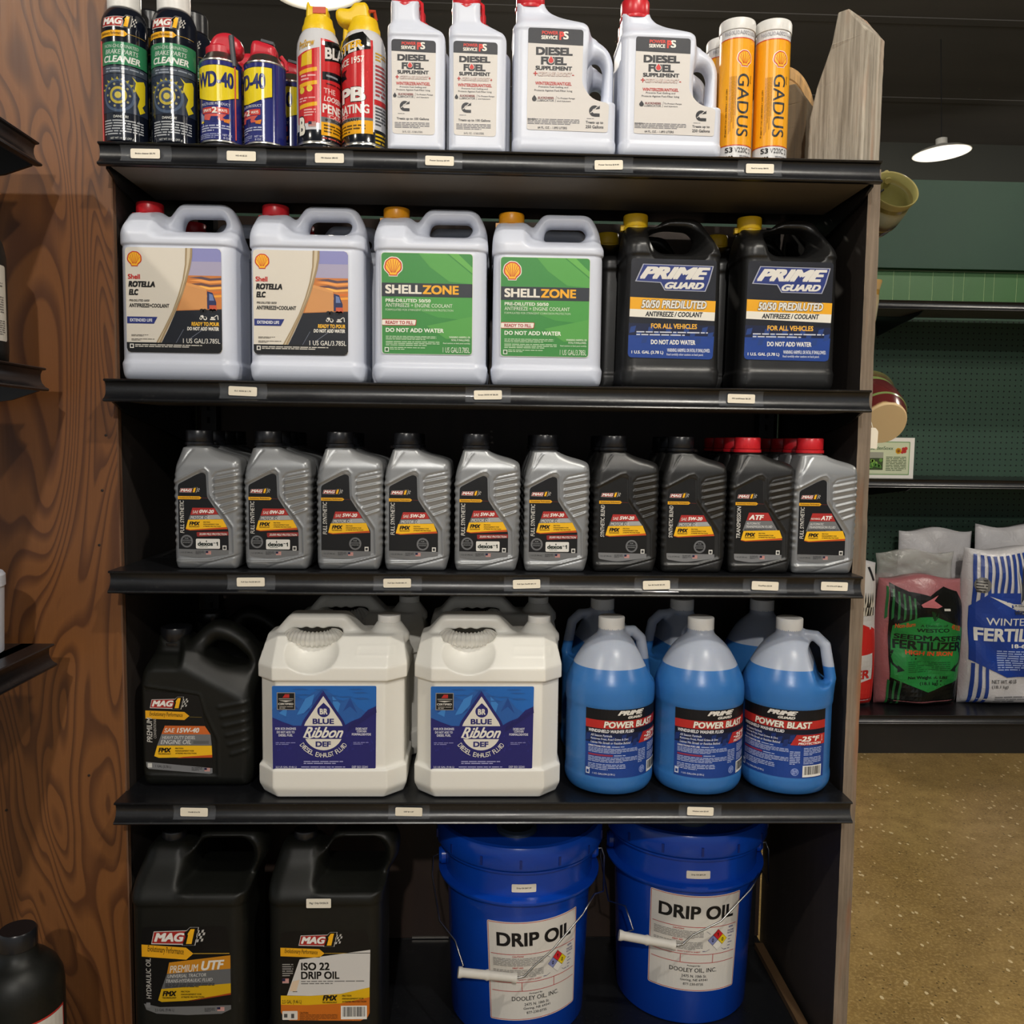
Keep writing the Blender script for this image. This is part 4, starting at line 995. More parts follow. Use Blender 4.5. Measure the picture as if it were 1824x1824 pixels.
def art_def(parent):
    a = Art(1328, 1290, 3440)
    x0, x1, y0, y1 = 1002, 1588, 634, 1122
    a.poly(rnd([(x0, y0), (x1, y0 - 2), (x1 - 4, y1 - 10), (x0 + 2, y1)], 9), '#2466b5', 0)
    def wav(pts, c, L): a.poly(pts, c, L)
    a.poly([(x0, 770), (1030, 750), (1100, 700), (1180, 712), (1225, 672), (1285, 648), (1340, 680), (1390, 722), (1440, 700), (1490, 760), (1560, 800), (x1 - 1, 800), (x1 - 4, 870), (x0 + 1, 880)], '#2b5ea6', 1)
    for pts in ([(1100, 700), (1150, 770), (1110, 760), (1060, 800), (1030, 770)], [(1285, 648), (1330, 740), (1290, 700), (1250, 760), (1210, 740)], [(1440, 700), (1480, 790), (1440, 750), (1400, 780)], [(1180, 712), (1215, 770), (1170, 800)]): a.poly(pts, '#234a90', 2)
    for pts in ([(1190, 705), (1240, 680), (1225, 740), (1180, 790), (1140, 800)], [(1340, 690), (1385, 735), (1370, 790), (1345, 740)], [(1040, 790), (1090, 750), (1080, 810)]): a.poly(pts, '#3f82c9', 3)
    rr_ = random.Random(5)
    for i in range(14): yy = 650 + rr_.random() * 70; xx = x0 + 10 + rr_.random() * 480; a.poly([(xx, yy), (xx + 60, yy - 3), (xx + 90, yy + 3), (xx + 30, yy + 5)], '#2a5b9f', 4 + (i % 5) * .18)
    a.poly([(x0 + 1, 815), (1060, 840), (1120, 862), (1400, 866), (1450, 835), (1500, 815), (1540, 770), (x1 - 1, 748), (x1 - 4, y1 - 14), (x1 - 12, y1 - 10), (x0 + 10, y1), (x0 + 2, y1 - 8)], '#2a2a75', 5)
    for i in range(46): xx = 1424 + i * 3.5; hh = rr_.uniform(14, 34); b_ = 866 - max(0, xx - 1424) * .70; a.poly([(xx, b_ + 30), (xx + 4, b_ - hh + 18), (xx + 8, b_ + 30)], '#26266c', 6 + (i % 4) * .25)
    for i in range(60): xx = rr_.uniform(1010, 1570); yy = rr_.uniform(890, 1000); a.poly([(xx, yy + 16), (xx + 3, yy), (xx + 6, yy + 16)], '#323488', 7 + (i % 4) * .2)
    a.poly(drop(1290, 660, 128, 1020), '#2a2a75', 8)
    D = drop(1290, 690, 112, 1004); a.poly(D, '#e4dfd2', 9)
    a.rect(1168, 862, 1412, 938, '#2a2a75', 10)
    a.poly(drop(1292, 728, 36, 812), '#2a2a75', 10); a.text('B', 1270, 762, 1290, 796, '#e4dfd2', 11, bold=.04); a.text('R', 1292, 762, 1314, 796, '#e4dfd2', 11, bold=.04)
    a.text('BLUE', 1230, 820, 1350, 852, '#2a2a75', 11, bold=.035); a.text('DEF', 1246, 952, 1332, 984, '#2a2a75', 11, bold=.04)
    a.text('Ribbon', 1176, 868, 1402, 932, '#ece8dc', 11, bold=.02, shear=.5); a.line([(1176, 926), (1210, 934), (1240, 922)], 6, '#ece8dc', 11)
    a.arctext('DIESEL EXHAUST FLUID', 1290, 884, 148, -56, 56, 27, '#ece8dc', 11, bold=.03)
    a.text('FOR SCR ENGINES', 1020, 872, 1136, 886, '#d6d6e2', 9, bold=.03); a.text('DO NOT ADD TO', 1028, 892, 1128, 906, '#d6d6e2', 9, bold=.03); a.text('DIESEL FUEL', 1038, 910, 1118, 924, '#d6d6e2', 9, bold=.03)
    a.text('DOES NOT', 1472, 872, 1538, 886, '#d6d6e2', 9, bold=.03); a.text('CONTAIN', 1478, 888, 1532, 900, '#d6d6e2', 9, bold=.03); a.text('FORMALDEHYDE', 1450, 904, 1558, 918, '#d6d6e2', 9, bold=.03)
    a.small(1022, 956, 1132, 974, 2, '#8a8ac0', 9, seed=3); a.small(1458, 954, 1548, 972, 2, '#8a8ac0', 9, seed=4)
    a.small(1178, 1064, 1400, 1086, 2, '#a5a5d0', 9, seed=5); a.small(1164, 1096, 1412, 1118, 2, '#a5a5d0', 9, seed=6)
    a.text('2.5 US GAL (9.46 L)', 1020, 1096, 1138, 1110, '#c6c6dc', 9, bold=.02); a.text('DEF ISO 22241', 1450, 1094, 1540, 1108, '#c6c6dc', 9, bold=.02)
    a.rect(1030, 670, 1132, 770, '#9a9690', 8); a.rect(1034, 674, 1128, 766, '#1e1c1c', 9); a.text('CERTIFIED', 1038, 730, 1122, 742, '#d6d2ca', 10, bold=.03); a.poly([(1062, 700), (1076, 680), (1100, 680), (1100, 700)], '#b8302c', 10)
    a.rect(1040, 704, 1124, 710, '#8a8680', 10); a.poly([(1040, 716), (1122, 716), (1081, 724)], '#d6d2ca', 10); a.small(1044, 748, 1120, 764, 2, '#a8a49c', 10, seed=2)
    return a.build('label', parent, front(-.0808))
t_ = NT('clear_corrugated_plastic', '#e8e6df', .18, spec=.6); t_.set('Alpha', .62); t_.set('Transmission Weight', .15); M_SPOUT = t_.m
def def_jug(label, loc, lab=True, spout=True, rotz=0, flip=0):
    t = thing('exhaust_fluid_jug', label, 'jug', loc, rotz)
    body(t, 'def', sdf_def, M_HDPE2); cap('cap', t, .088, .2815, .0196, .0135, M_WCAP, teeth=28)
    if lab: art_def(t)
    if spout:
        pts = []; rs = []; n = 150
        for i in range(n + 1):
            u = i / n; a = pi * (.04 + .92 * u); x = -.0345 - .0385 * math.cos(a); z = .2690 - .010 * math.sin(a); y = -.028 - .012 * math.sin(a)
            pts.append((x, y, z)); rs.append(.0122 + .0010 * math.sin(u * 2 * pi * 15))
        MB().tube(pts, rs, 20, caps=True).build('pour_spout', M_SPOUT, t, sharp=80)
    return t
def_jug('white exhaust fluid jug with blue mountain label, left one of the two front jugs', (.3475, .097, z3))
def_jug('white exhaust fluid jug with blue mountain label, beside the blue washer fluid', (.6070, .097, z3))
def_jug('unlabelled top of white jug behind the left mountain label jug', (.367, .279, z3), lab=False)
def_jug('unlabelled top of white jug behind the right mountain label jug', (.617, .279, z3), lab=False)

# ---- blue washer fluid jugs
def m_washer(name, level, bright=1.0):
    t = NT(name, '#b9c2d4', .30, spec=.5)
    tc = t.n('ShaderNodeTexCoord'); sp = t.n('ShaderNodeSeparateXYZ'); t.l(tc.outputs['Object'], sp.inputs[0])
    below = t.math('LESS_THAN', sp.outputs['Z'], level)
    c = t.mix(below, '#bcc4d4', '#326fb0'); t.color(c)
    t.l(t.math('MULTIPLY_ADD', below, .2, .80), t.b.inputs['Alpha'])
    t.set('Subsurface Weight', .25); t.set('Subsurface Radius', (.01, .014, .02)); t.set('Subsurface Scale', 1.)
    t.bump(t.noise(t.coords(), 500, 2), .05, .0006); return t.m
M_WASH = m_washer('washer_jug_plastic', .216)
def sdf_washer(h=.0022):
    X, Y, Z = grid((-.084, -.084, -.005), (.084, .084, .282), h)
    prof = [(0, 0), (.066, 0, .012), (.0765, .016, .02), (.0765, .032, .003), (.0752, .037, .003), (.0752, .150, .003), (.0770, .156, .006), (.0775, .185, .03), (.0645, .216, .05), (.046, .248, .03), (.0225, .268, .012), (.0225, .279, .002), (0, .279)]
    R = np.sqrt(X * X + Y * Y + 0 * Z); P = rnd(prof[1:-1], .004); P = [(-.05, 0)] + P + [(-.05, .279)]
    d = poly_sd(R.reshape(R.shape[0], -1), np.broadcast_to(Z, R.shape).reshape(R.shape[0], -1), P).reshape(R.shape)
    # handle at +x with its recess
    def cap3(a, b, r0, r1=None):
        ax = np.array(a, np.float32); e = np.array(b, np.float32) - ax; wx, wy, wz = X - ax[0], Y - ax[1], Z - ax[2]
        t = np.clip((wx * e[0] + wy * e[1] + wz * e[2]) / float(e @ e), 0, 1); rr_ = r0 + ((r1 or r0) - r0) * t
        return np.sqrt((wx - e[0] * t) ** 2 + (wy - e[1] * t) ** 2 + (wz - e[2] * t) ** 2) - rr_
    rec = np.minimum(cap3((.040, 0, .2505), (.0655, 0, .205), .0105, .015), cap3((.0655, 0, .205), (.072, 0, .196), .015, .013))
    rec = np.minimum(rec, cap3((.045, -.05, .25), (.066, -.06, .20), .008)); rec = np.minimum(rec, cap3((.045, .05, .25), (.066, .06, .20), .008))
    slabr = np.maximum(np.maximum(seg_sd(X, Z, (.046, .246), (.062, .200)) - .013, -.2), np.abs(Y) - .09)
    d = -smin(-d, slabr, .004)
    hnd = np.minimum(np.minimum(cap3((.016, 0, .268), (.044, 0, .2665), .009), cap3((.044, 0, .2665), (.060, 0, .252), .0092)), cap3((.060, 0, .252), (.0705, 0, .195), .0092, .0098))
    hnd = np.minimum(hnd, cap3((.0705, 0, .195), (.066, 0, .178), .0098, .010))
    d = smin(d, hnd, .006)
    return nets(np.ascontiguousarray(d.astype(np.float32)), (-.084, -.084, -.005), h)
def art_washer(parent, rot):
    a = Art(0, 0, 1000.)
    a.rect(-80, 0, 80, 119, '#1b3f8c', 0)
    a.rect(-80, 43, 80, 60, '#172650', 1); rr_ = random.Random(3)
    for i in range(15): xx = -78 + i * 10.2; a.poly([(xx, 46 + (i % 3) * 4), (xx + 8, 44 + (i % 3) * 4), (xx + 6, 56 + (i % 3) * 4), (xx - 2, 58 + (i % 3) * 4)], '#1c3474', 2)
    a.rect(-80, 0, 80, 21, '#15161c', 1); a.rect(-80, 21, 80, 35, '#b12a26', 1); a.rect(-80, 35, 80, 43, '#151a30', 1)
    prime_logo(a, -27, 3, 27, 19, 2, False)
    a.text('POWER BLAST', -48, 22.2, 50, 33.6, '#e9e4d6', 4, bold=.035, shear=.15, outline='#1a1a20', ow=.03)
    a.text('WINDSHIELD WASHER FLUID', -74, 36.5, 4, 42, '#dfdfe2', 3, bold=.03, shear=.25)
    for i, s_ in enumerate(('All Season Formula', 'Removes Frost, Road Grime & Dirt', 'Leaves No Streak or Residue Behind')): a.text(s_, -70, 45 + i * 6, -70 + (36, 64, 68)[i], 49 + i * 6, '#cfd3e2', 3, bold=.015, shear=.15)
    a.text('DIRECTIONS FOR USE:', -74, 64, -36, 67, '#dfdfe8', 3, bold=.03); a.small(-34, 64, 12, 67, 1, '#a9b4d6', 3)
    a.small(-74, 68, 12, 77, 4, '#a9b4d6', 3, seed=4); a.rect(-74, 79, -32, 82, '#8d2f4a', 3); a.small(-30, 79, 12, 82, 1, '#a9b4d6', 3); a.small(-74, 83, 12, 93, 4, '#a9b4d6', 3, seed=6); a.small(-74, 95, -10, 106, 4, '#a9b4d6', 3, seed=7)
    a.small(14, 72, 31, 96, 8, '#a9b4d6', 3, seed=8); a.small(37, 66, 72, 80, 5, '#a9b4d6', 3, seed=9); a.small(37, 82, 72, 95, 5, '#a9b4d6', 3, seed=10)
    a.poly([(24, 44), (79, 44), (79, 62), (14, 62)], '#b12a26', 4); a.text('-25°F', 27, 46, 66, 55.5, '#ece8de', 5, bold=.035, shear=.2); a.text('PROTECTION', 27, 57, 70, 61, '#ece8de', 5, bold=.03, shear=.2)
    a.rrect(71, 46, 73, 53, .8, '#d89a96', 5); a.disc(72, 55, 1.8, '#d89a96', 5)
    barcode(a, 36, 97, 73, 117, 4); a.disc(23, 108, 6.5, '#7f93c8', 4); a.disc(23, 108, 5, '#27489a', 5); a.small(19, 104, 27, 112, 4, '#a9b8e0', 6)
    a.text('1 U.S. GALLON (3.78 L)', -66, 111, -28, 115, '#c6cce0', 3, bold=.02); a.rect(-78, 104, -71, 115, '#cfd2de', 3); a.rect(-76.5, 108, -72.5, 113, '#1b3f8c', 4)
    return a.build('label', parent, wrap(.0757, math.radians(rot), .155), bend=.006, eps=.00016)
def washer(label, loc, rot, hrot, lab=True):
    t = thing('washer_fluid_jug', label, 'jug', loc)
    o = body(t, 'washer', sdf_washer, M_WASH); o.rotation_euler = (0, 0, math.radians(hrot))
    cap('cap', t, 0, .2745, .0228, .0215, M_WCAP, teeth=40)
    if lab: art_washer(t, rot)
    return t
washer('blue washer fluid jug next to the white jugs, handle showing at its right', (.8200, .089, z3), 21, 22)
washer('blue washer fluid jug in the middle of the front three, no handle showing', (.9760, .088, z3), 16.5, 100)
washer('blue washer fluid jug next to the right side board, handle facing right', (1.1320, .088, z3), -24, -22)
washer('blue washer fluid jug behind, its handle showing left of the front three', (.828, .262, z3), 0, 190, False)
washer('blue washer fluid jug behind, its handle showing between the first and middle front jugs', (.983, .262, z3), 0, 190, False)
washer('blue washer fluid jug behind, without visible handle, between the middle and right front jugs', (1.140, .262, z3), 0, 80, False)

# ================================================================== bottom deck
ZD = .155
def sdf_big_oil(h=.003):
    def cv(pts): return [((p[0] - 440) / 3537., (1638 - p[1]) / 3338.) + tuple(q / 3437. for q in p[2:]) for p in pts]
    g_ = lambda L_: [(p[0], 500 - (500 - p[1]) * .84 if p[1] < 500 else p[1]) + tuple(p[2:]) for p in L_]
    out = cv(g_([(80, 1638, 60), (65, 1560, 20), (65, 470, 60), (112, 290, 50), (160, 248, 30), (330, 248, 20), (372, 300, 40), (410, 250, 30), (430, 185, 50), (480, 165, 40), (770, 165, 60), (824, 240, 60), (826, 350, 40), (748, 500, 60), (745, 1560, 30), (730, 1638, 60)]))
    hole = cv(g_([(385, 462, 50), (388, 330, 50), (440, 236, 50), (690, 232, 60), (735, 290, 40), (745, 380, 50), (700, 470, 40)]))
    X, Y, Z = grid((-.112, -.088, -.006), (.116, .088, .450), h)
    d2 = np.maximum(poly_sd(X, Z, rnd(out, .012)), -poly_sd(X, Z, rnd(hole, .01)))
    sh = sst(Z, .337, .352); hy = .080 + (.034 - .080) * sh
    lf = sst(-X, .012, .034); hy = hy * (1 - lf) + lf * (.080 + (.040 - .080) * sst(Z, .325, .392))
    d = ext(d2, Y, hy, .024 + 0 * Z) + .0018 * ridge(Z - .319, .0016) + .0022 * sst(.319 - Z, 0, .003)
    return nets(np.ascontiguousarray(d.astype(np.float32)), (-.112, -.088, -.006), h)
def art_utf(parent):
    a = Art(440, 1638, 3537, 3338)
    a.poly(rnd([(140, 690, 40), (640, 690, 40), (655, 850, 4), (655, 1180, 30), (600, 1206, 30), (200, 1200, 40), (145, 1150, 10)], 20), '#0e0e0f', 0)
    mag_logo(a, 196, 702, 520, 796, 1)
    perf_bar(a, 140, 792, 440, 862, 1, tail=650, slope=20)
    a.text('HYDRAULIC OIL', 162, 872, 192, 1108, '#b9b6b0', 2, bold=.01, shear=.15, rot=90); a.rrect(160, 1130, 184, 1160, 4, '#77787a', 2)
    a.poly([(298, 898), (655, 858), (655, 936), (284, 964)], '#c0801c', 1); a.text('PREMIUM', 300, 912, 468, 954, '#d6d0c4', 3, shear=.2, skew=-10); a.text('UTF', 484, 886, 620, 942, '#dcd8d0', 3, bold=.035, shear=.25, skew=-8)
    a.poly([(284, 964), (655, 936), (655, 1022), (250, 1052)], '#5e5f61', 1); a.text('UNIVERSAL TRACTOR', 288, 964, 512, 984, '#c6c5c2', 3, bold=.01, shear=.25, skew=-8); a.text('TRANS-HYDRAULIC FLUID', 278, 992, 550, 1012, '#c6c5c2', 3, bold=.01, shear=.25, skew=-8); a.small(272, 1018, 560, 1044, 3, '#2a2a2b', 3, seed=4)
    a.poly([(250, 1052), (655, 1022), (655, 1080), (400, 1122), (250, 1128), (230, 1118)], '#c9a014', 1); a.poly([(440, 1118), (655, 1078), (655, 1088), (400, 1126)], '#9a3a18', 2); fmx(a, 256, 1060, 500, 1112, 3)
    a.poly([(146, 1136), (240, 1158), (655, 1150), (655, 1174), (600, 1200), (400, 1206), (220, 1196), (160, 1172)], '#6a6b6c', 1); a.text('2.5 GAL (9.46 L)', 210, 1166, 322, 1188, '#26262a', 2, bold=.01)
    a.small(500, 1164, 560, 1188, 4, '#303032', 2); flag_us(a, 574, 1160, 616, 1184, 3)
    return a.build('label', parent, front(-.0778))
def art_iso(parent):
    a = Art(1241, 1634, 3537, 3338)
    a.poly(rnd([(950, 720, 40), (1460, 715, 40), (1478, 830, 4), (1474, 1200, 30), (1420, 1246, 30), (1000, 1240, 40), (950, 1190, 20)], 20), '#0e0e0f', 0)
    mag_logo(a, 1056, 730, 1322, 806, 1)
    perf_bar(a, 950, 812, 1208, 862, 1, tail=1478, slope=10)
    a.poly([(1062, 882), (1478, 828), (1474, 1052), (1300, 1086), (1120, 1096), (986, 1092)], '#cfccc8', 1)
    a.poly([(1000, 1066), (1018, 1010), (1062, 1000), (1040, 1070)], '#d8c0a4', 2)
    a.text('ISO 22', 1070, 900, 1238, 946, '#151515', 2, bold=.03); a.text('DRIP OIL', 1070, 952, 1296, 998, '#151515', 2, bold=.03); a.small(1070, 1004, 1442, 1030, 2, '#6a6865', 2, seed=4, fill=.4)
    a.text('magi.com', 964, 884, 1028, 900, '#c2461c', 1, bold=.02) if False else None
    a.small(960, 904, 1024, 982, 6, '#8a8884', 1, seed=5); flag_us(a, 960, 992, 998, 1020, 3); a.small(1020, 1066, 1078, 1074, 1, '#4a4846', 2)
    a.poly([(950, 1092), (1120, 1096), (1300, 1086), (1474, 1048), (1474, 1106), (1300, 1142), (1100, 1150), (950, 1146)], '#d9ac14', 2)
    a.poly([(950, 1146), (1100, 1150), (1300, 1142), (1474, 1106), (1474, 1200), (1462, 1225), (1420, 1246), (1000, 1240), (965, 1222), (950, 1190)], '#c56a1c', 1)
    a.text('2.5 GAL (9.46 L)', 958, 1118, 1072, 1146, '#3a3010', 3); fmx(a, 1196, 1088, 1456, 1144, 4)
    a.rrect(958, 1184, 1048, 1236, 5, '#d6d2ca', 2); a.rect(968, 1200, 988, 1222, '#4a4a4a', 3); a.rect(1010, 1200, 1028, 1226, '#4a4a4a', 3)
    a.text('CAUTION:', 1060, 1190, 1112, 1202, '#3a2410', 2, bold=.02); a.small(1060, 1204, 1286, 1242, 5, '#6e3c14', 2, seed=6)
    barcode(a, 1304, 1156, 1458, 1236, 2)
    a.rrect(1106, 522, 1250, 576, 6, '#e6dfcf', 1); a.text('Mag 1 Drip Oil $36.35', 1124, 542, 1234, 556, '#2a2624', 2, bold=.02)
    return a.build('label', parent, lambda u, v, d: (u, np.where(v > .3, -.0815, -.0778) - d, v))
t = thing('hydraulic_oil_jug', 'large black jug with gold premium UTF label, at the lower left', 'jug', (.121, .086, ZD)); body(t, 'big_oil', sdf_big_oil, M_BLK2); cap('cap', t, -.0545, .3950, .0205, .022, M_BCAP, teeth=28, tear='ring'); art_utf(t)
t = thing('drip_oil_jug', 'large black jug with white ISO 22 drip oil label beside the blue bucket', 'jug', (.347, .086, ZD)); body(t, 'big_oil', sdf_big_oil, M_BLK2); cap('cap', t, -.0545, .3950, .0205, .022, M_BCAP, teeth=28, tear='ring'); art_iso(t)

# ---- blue buckets
M_BLUE = m_plastic('blue_bucket_plastic', '#0a41ac', .2, .04, spec=.5)
M_WIRE = mat('bail_wire', '#a9a9a6', .28, 1.0); M_GRIP = mat('white_grip', '#cfcbc2', .5)
def bucket(label, loc, rot, tilt, dzl, spout=True, bail_rot=0, grip=(-.07, .35)):
    t = thing('bucket', label, 'bucket', loc)
    H = .39
    pr = [(.001, .004), (.122, .004), (.125, 0), (.128, .004), (.1375, .262), (.139, .272), (.1525, .272), (.1545, .275), (.1545, .279), (.1415, .283), (.1425, .329), (.1525, .331), (.1535, .335), (.143, .338), (.144, .377)]
    MB().lathe(pr, 96).build('pail', M_BLUE, t, sharp=35)
    lid = [(.147, .337), (.1575, .339), (.160, .343), (.1595, .373), (.156, .380), (.149, .3815), (.146, .379), (.143, .373), (.001, .373)]
    lo = MB().lathe(lid, 96); 
    L_ = lo.build('lid', M_BLUE, t, sharp=35)
    tabs = MB()
    for k in range(14):
        a = 2 * pi * k / 14 + .2; M = Matrix.Rotation(a, 4, 'Z'); tabs.box(.1585, .1612, -.0022, .0022, .345, .361, M=M)
    tabs.build('tear_slots', mat('blue_slot_shade', '#072a7c', .4), L_, smooth=False)['kind'] = 'stuff'  # shade of the slots painted in as bars of darker blue
    if spout:
        MB().lathe([(.034, 0), (.037, .002), (.037, .010), (.030, .013), (.027, .009), (.001, .009)], 36).build('pour_cap', mat('dark_spout_cap', '#3a4656', .35), L_, loc=(-.008, -.072, .373))
    for sg in (-1, 1):
        M = Matrix.Rotation(math.radians(bail_rot), 4, 'Z') @ Matrix.Translation((sg * .1475, 0, .300)) @ Matrix.Rotation(pi / 2 * sg, 4, 'Y')
        e = MB().lathe([(.017, -.006), (.017, .002), (.013, .007), (.001, .007)], 20, M=M); e.build('bail_ear', M_BLUE, t)
    # bail hanging down in front
    R = Matrix.Rotation(math.radians(bail_rot), 4, 'Z'); P = []
    gx, gz = grip; gy = -.172
    left = [(-.156, 0, .300), (-.166, -.004, .298), (-.168, -.03, .275), (-.155, -.085, .215), (-.128, -.135, gz + .045), (-.115, -.160, gz + .014), (gx - .052, gy, gz + .010)]
    right = [(gx + .050, gy, gz - .006), (gx + .064, gy, gz - .004), (gx + .082, gy + .004, gz + .012), (.045, gy + .014, gz + .035), (.100, -.142, gz + .088), (.126, -.118, gz + .112), (.155, -.06, .245), (.166, -.012, .290), (.163, -.002, .302), (.154, 0, .300)]
    Q = [R @ Vector(p) for p in left + right]
    MB().tube(Q, .0016, 8).build('bail_wire', M_WIRE, t, sharp=80)
    d = Vector((.102, 0, -.016)); c0 = R @ Vector((gx - .052, gy, gz + .010)); c1 = R @ Vector((gx + .050, gy, gz - .006)); ns = 24; pp = []; rs = []
    for i in range(ns + 1):
        u = i / ns; pp.append(c0.lerp(c1, u)); rs.append(.0078 + (.0016 if min(abs(u - .02), abs(u - .5), abs(u - .98)) < .03 else 0))
    MB().tube(pp, rs, 18).build('grip', M_GRIP, t, sharp=50)
    # paper label
    a = Art(0, 0, 1000.)
    W_, Hh = 180, 186
    a.poly(rnd([(-W_ / 2 - 2, -2), (W_ / 2 + 2, -2), (W_ / 2 + 2, Hh + 2), (-W_ / 2 - 2, Hh + 2)], 4), '#d9d5cd', 0)
    red = '#b5302a'
    def fr(x0, y0, x1, y1, wd=1.1): a.line([(x0, y0), (x1, y0)], wd, red, 1); a.line([(x0, y1), (x1, y1)], wd, red, 1); a.line([(x0, y0), (x0, y1)], wd, red, 2); a.line([(x1, y0), (x1, y1)], wd, red, 2)
    fr(-W_ / 2, 0, W_ / 2, Hh); a.line([(-86, 60), (86, 60)], 1.1, red, 2); a.line([(-86, 114), (86, 114)], 1.1, red, 2); a.line([(-86, 131), (86, 131)], 1.1, red, 2)
    a.line([(-28, 114), (-28, 131)], 1.1, red, 3); a.line([(36, 114), (36, 131)], 1.1, red, 3)
    a.text('DRIP OIL', -74, 18, 76, 45, '#1c1c1e', 3, bold=.03)
    a.text('CAUTION!', -45, 62.5, -24, 65.5, red, 3, bold=.02); a.small(-82, 67, 14, 83, 6, '#7a7874', 3, seed=3, fill=.4); a.text('FIRST AID', -45, 84.5, -25, 87.5, red, 3, bold=.02); a.small(-82, 89, 14, 105, 6, '#7a7874', 3, seed=4, fill=.4)
    a.text('REFER TO MATERIAL SAFETY DATA SHEET', -80, 107.5, 10, 110.5, red, 3, bold=.01)
    cx, cy, q = 44, 86, 21
    def dia(x, y, c, tx): a.poly([(x, y - q / 2), (x + q / 2, y), (x, y + q / 2), (x - q / 2, y)], '#1c1c1e', 3); g = q / 2 - .5; a.poly([(x, y - g), (x + g, y), (x, y + g), (x - g, y)], c, 4); (a.text(tx, x - 2, y - 3.6, x + 2, y + 3.6, '#141414', 5, bold=.02) if tx else None)
    dia(cx, cy - q / 2, '#c8232b', '1'); dia(cx - q / 2, cy, '#7f86b8', '0'); dia(cx + q / 2, cy, '#e0c51c', '0'); dia(cx, cy + q / 2, '#e6e3dc', None)
    a.text('NFPA', 68, 63, 79, 67, '#5a5884', 3, bold=.02); a.text('HAZARD', 66, 70, 82, 73.5, '#5a5884', 3); a.text('RATINGS', 66, 75, 82, 78.5, '#5a5884', 3)
    for i in range(5): a.small(68, 82 + i * 6, 80, 85 + i * 6, 1, '#6a6886', 3, seed=i)
    for p_, q_ in (((28, 104), (20, 108)), ((54, 104), (60, 108)), ((20, 68), (28, 74))): a.line([p_, q_], .6, '#4a4a6a', 3); 
    a.small(14, 106, 26, 109, 1, '#6a6886', 3); a.small(60, 106, 72, 109, 1, '#6a6886', 3)
    a.text('Packaged By:', -14, 135, 12, 138.5, '#3a3838', 3); a.text('DOOLEY OIL, INC.', -48, 141, 46, 151, '#2a2a2c', 3, bold=.01)
    a.text('2475 N. 10th St.', -24, 154.5, 26, 160, '#2a2a2c', 3, bold=.01); a.text('Gering, NE 69341', -26, 162.5, 28, 168.5, '#2a2a2c', 3, bold=.01); a.text('877-230-0735', -20, 171, 20, 176, '#2a2a2c', 3, bold=.01)
    tl = math.radians(tilt)
    def mp(u, v, d, f=wrap(.139, math.radians(rot), .256 + dzl, rz=lambda z: .1282 + np.clip(z, .004, .262) * (.0093 / .258) + .0002)):
        u2 = u * math.cos(tl) - v * math.sin(tl); v2 = u * math.sin(tl) + v * math.cos(tl); return f(u2, v2, d)
    a.build('label', t, mp, bend=.008)
    b = Art(0, 0, 1000.); b.rrect(-22, -7.5, 22, 7.5, 2, '#e6dfcf', 0); b.text('Drip Oil $47.39', -13, -1.8, 13, 1.8, '#2a2624', 1, bold=.02)
    b.build('price_sticker', t, wrap(.1424, math.radians(rot * .3 - 2), .301, rz=lambda z: .1424 + 0 * z), bend=.008)
    return t
bucket('blue bucket of drip oil beside the black jugs, dark spout cap on its lid', (.672, .235, ZD + .001), 11, 2.0, -.022, True, 4, (-.072, .160))
bucket('blue bucket of drip oil near the right side board', (1.005, .280, ZD + .001), -1, -1.5, 0, True, -4, (-.090, .188))
# ================================================================== top shelf
z0 = ZS[0]
def can_mats(): pass
M_TIN = mat('tinplate', '#b9b8b2', .28, 1.0); M_WHITEP = mat('white_plastic', '#dddcd8', .4); M_GREYP = mat('dark_grey_plastic', '#3a3d44', .45)
def ext_part(name, parent, pts, hy, r, m, y=0., h=.0012, pad=.004, M=None):
    xs = [p[0] for p in pts]; zs = [p[1] for p in pts]; lo = (min(xs) - pad, -hy - pad, min(zs) - pad); hi = (max(xs) + pad, hy + pad, max(zs) + pad)
    X, Y, Z = grid(lo, hi, h); d = ext(poly_sd(X, Z, pts), Y, hy + 0 * Z, r + 0 * Z)
    V, Q = nets(np.ascontiguousarray(d.astype(np.float32)), lo, h); V[:, 1] += y
    return mk(name, V, Q, m, parent=parent)
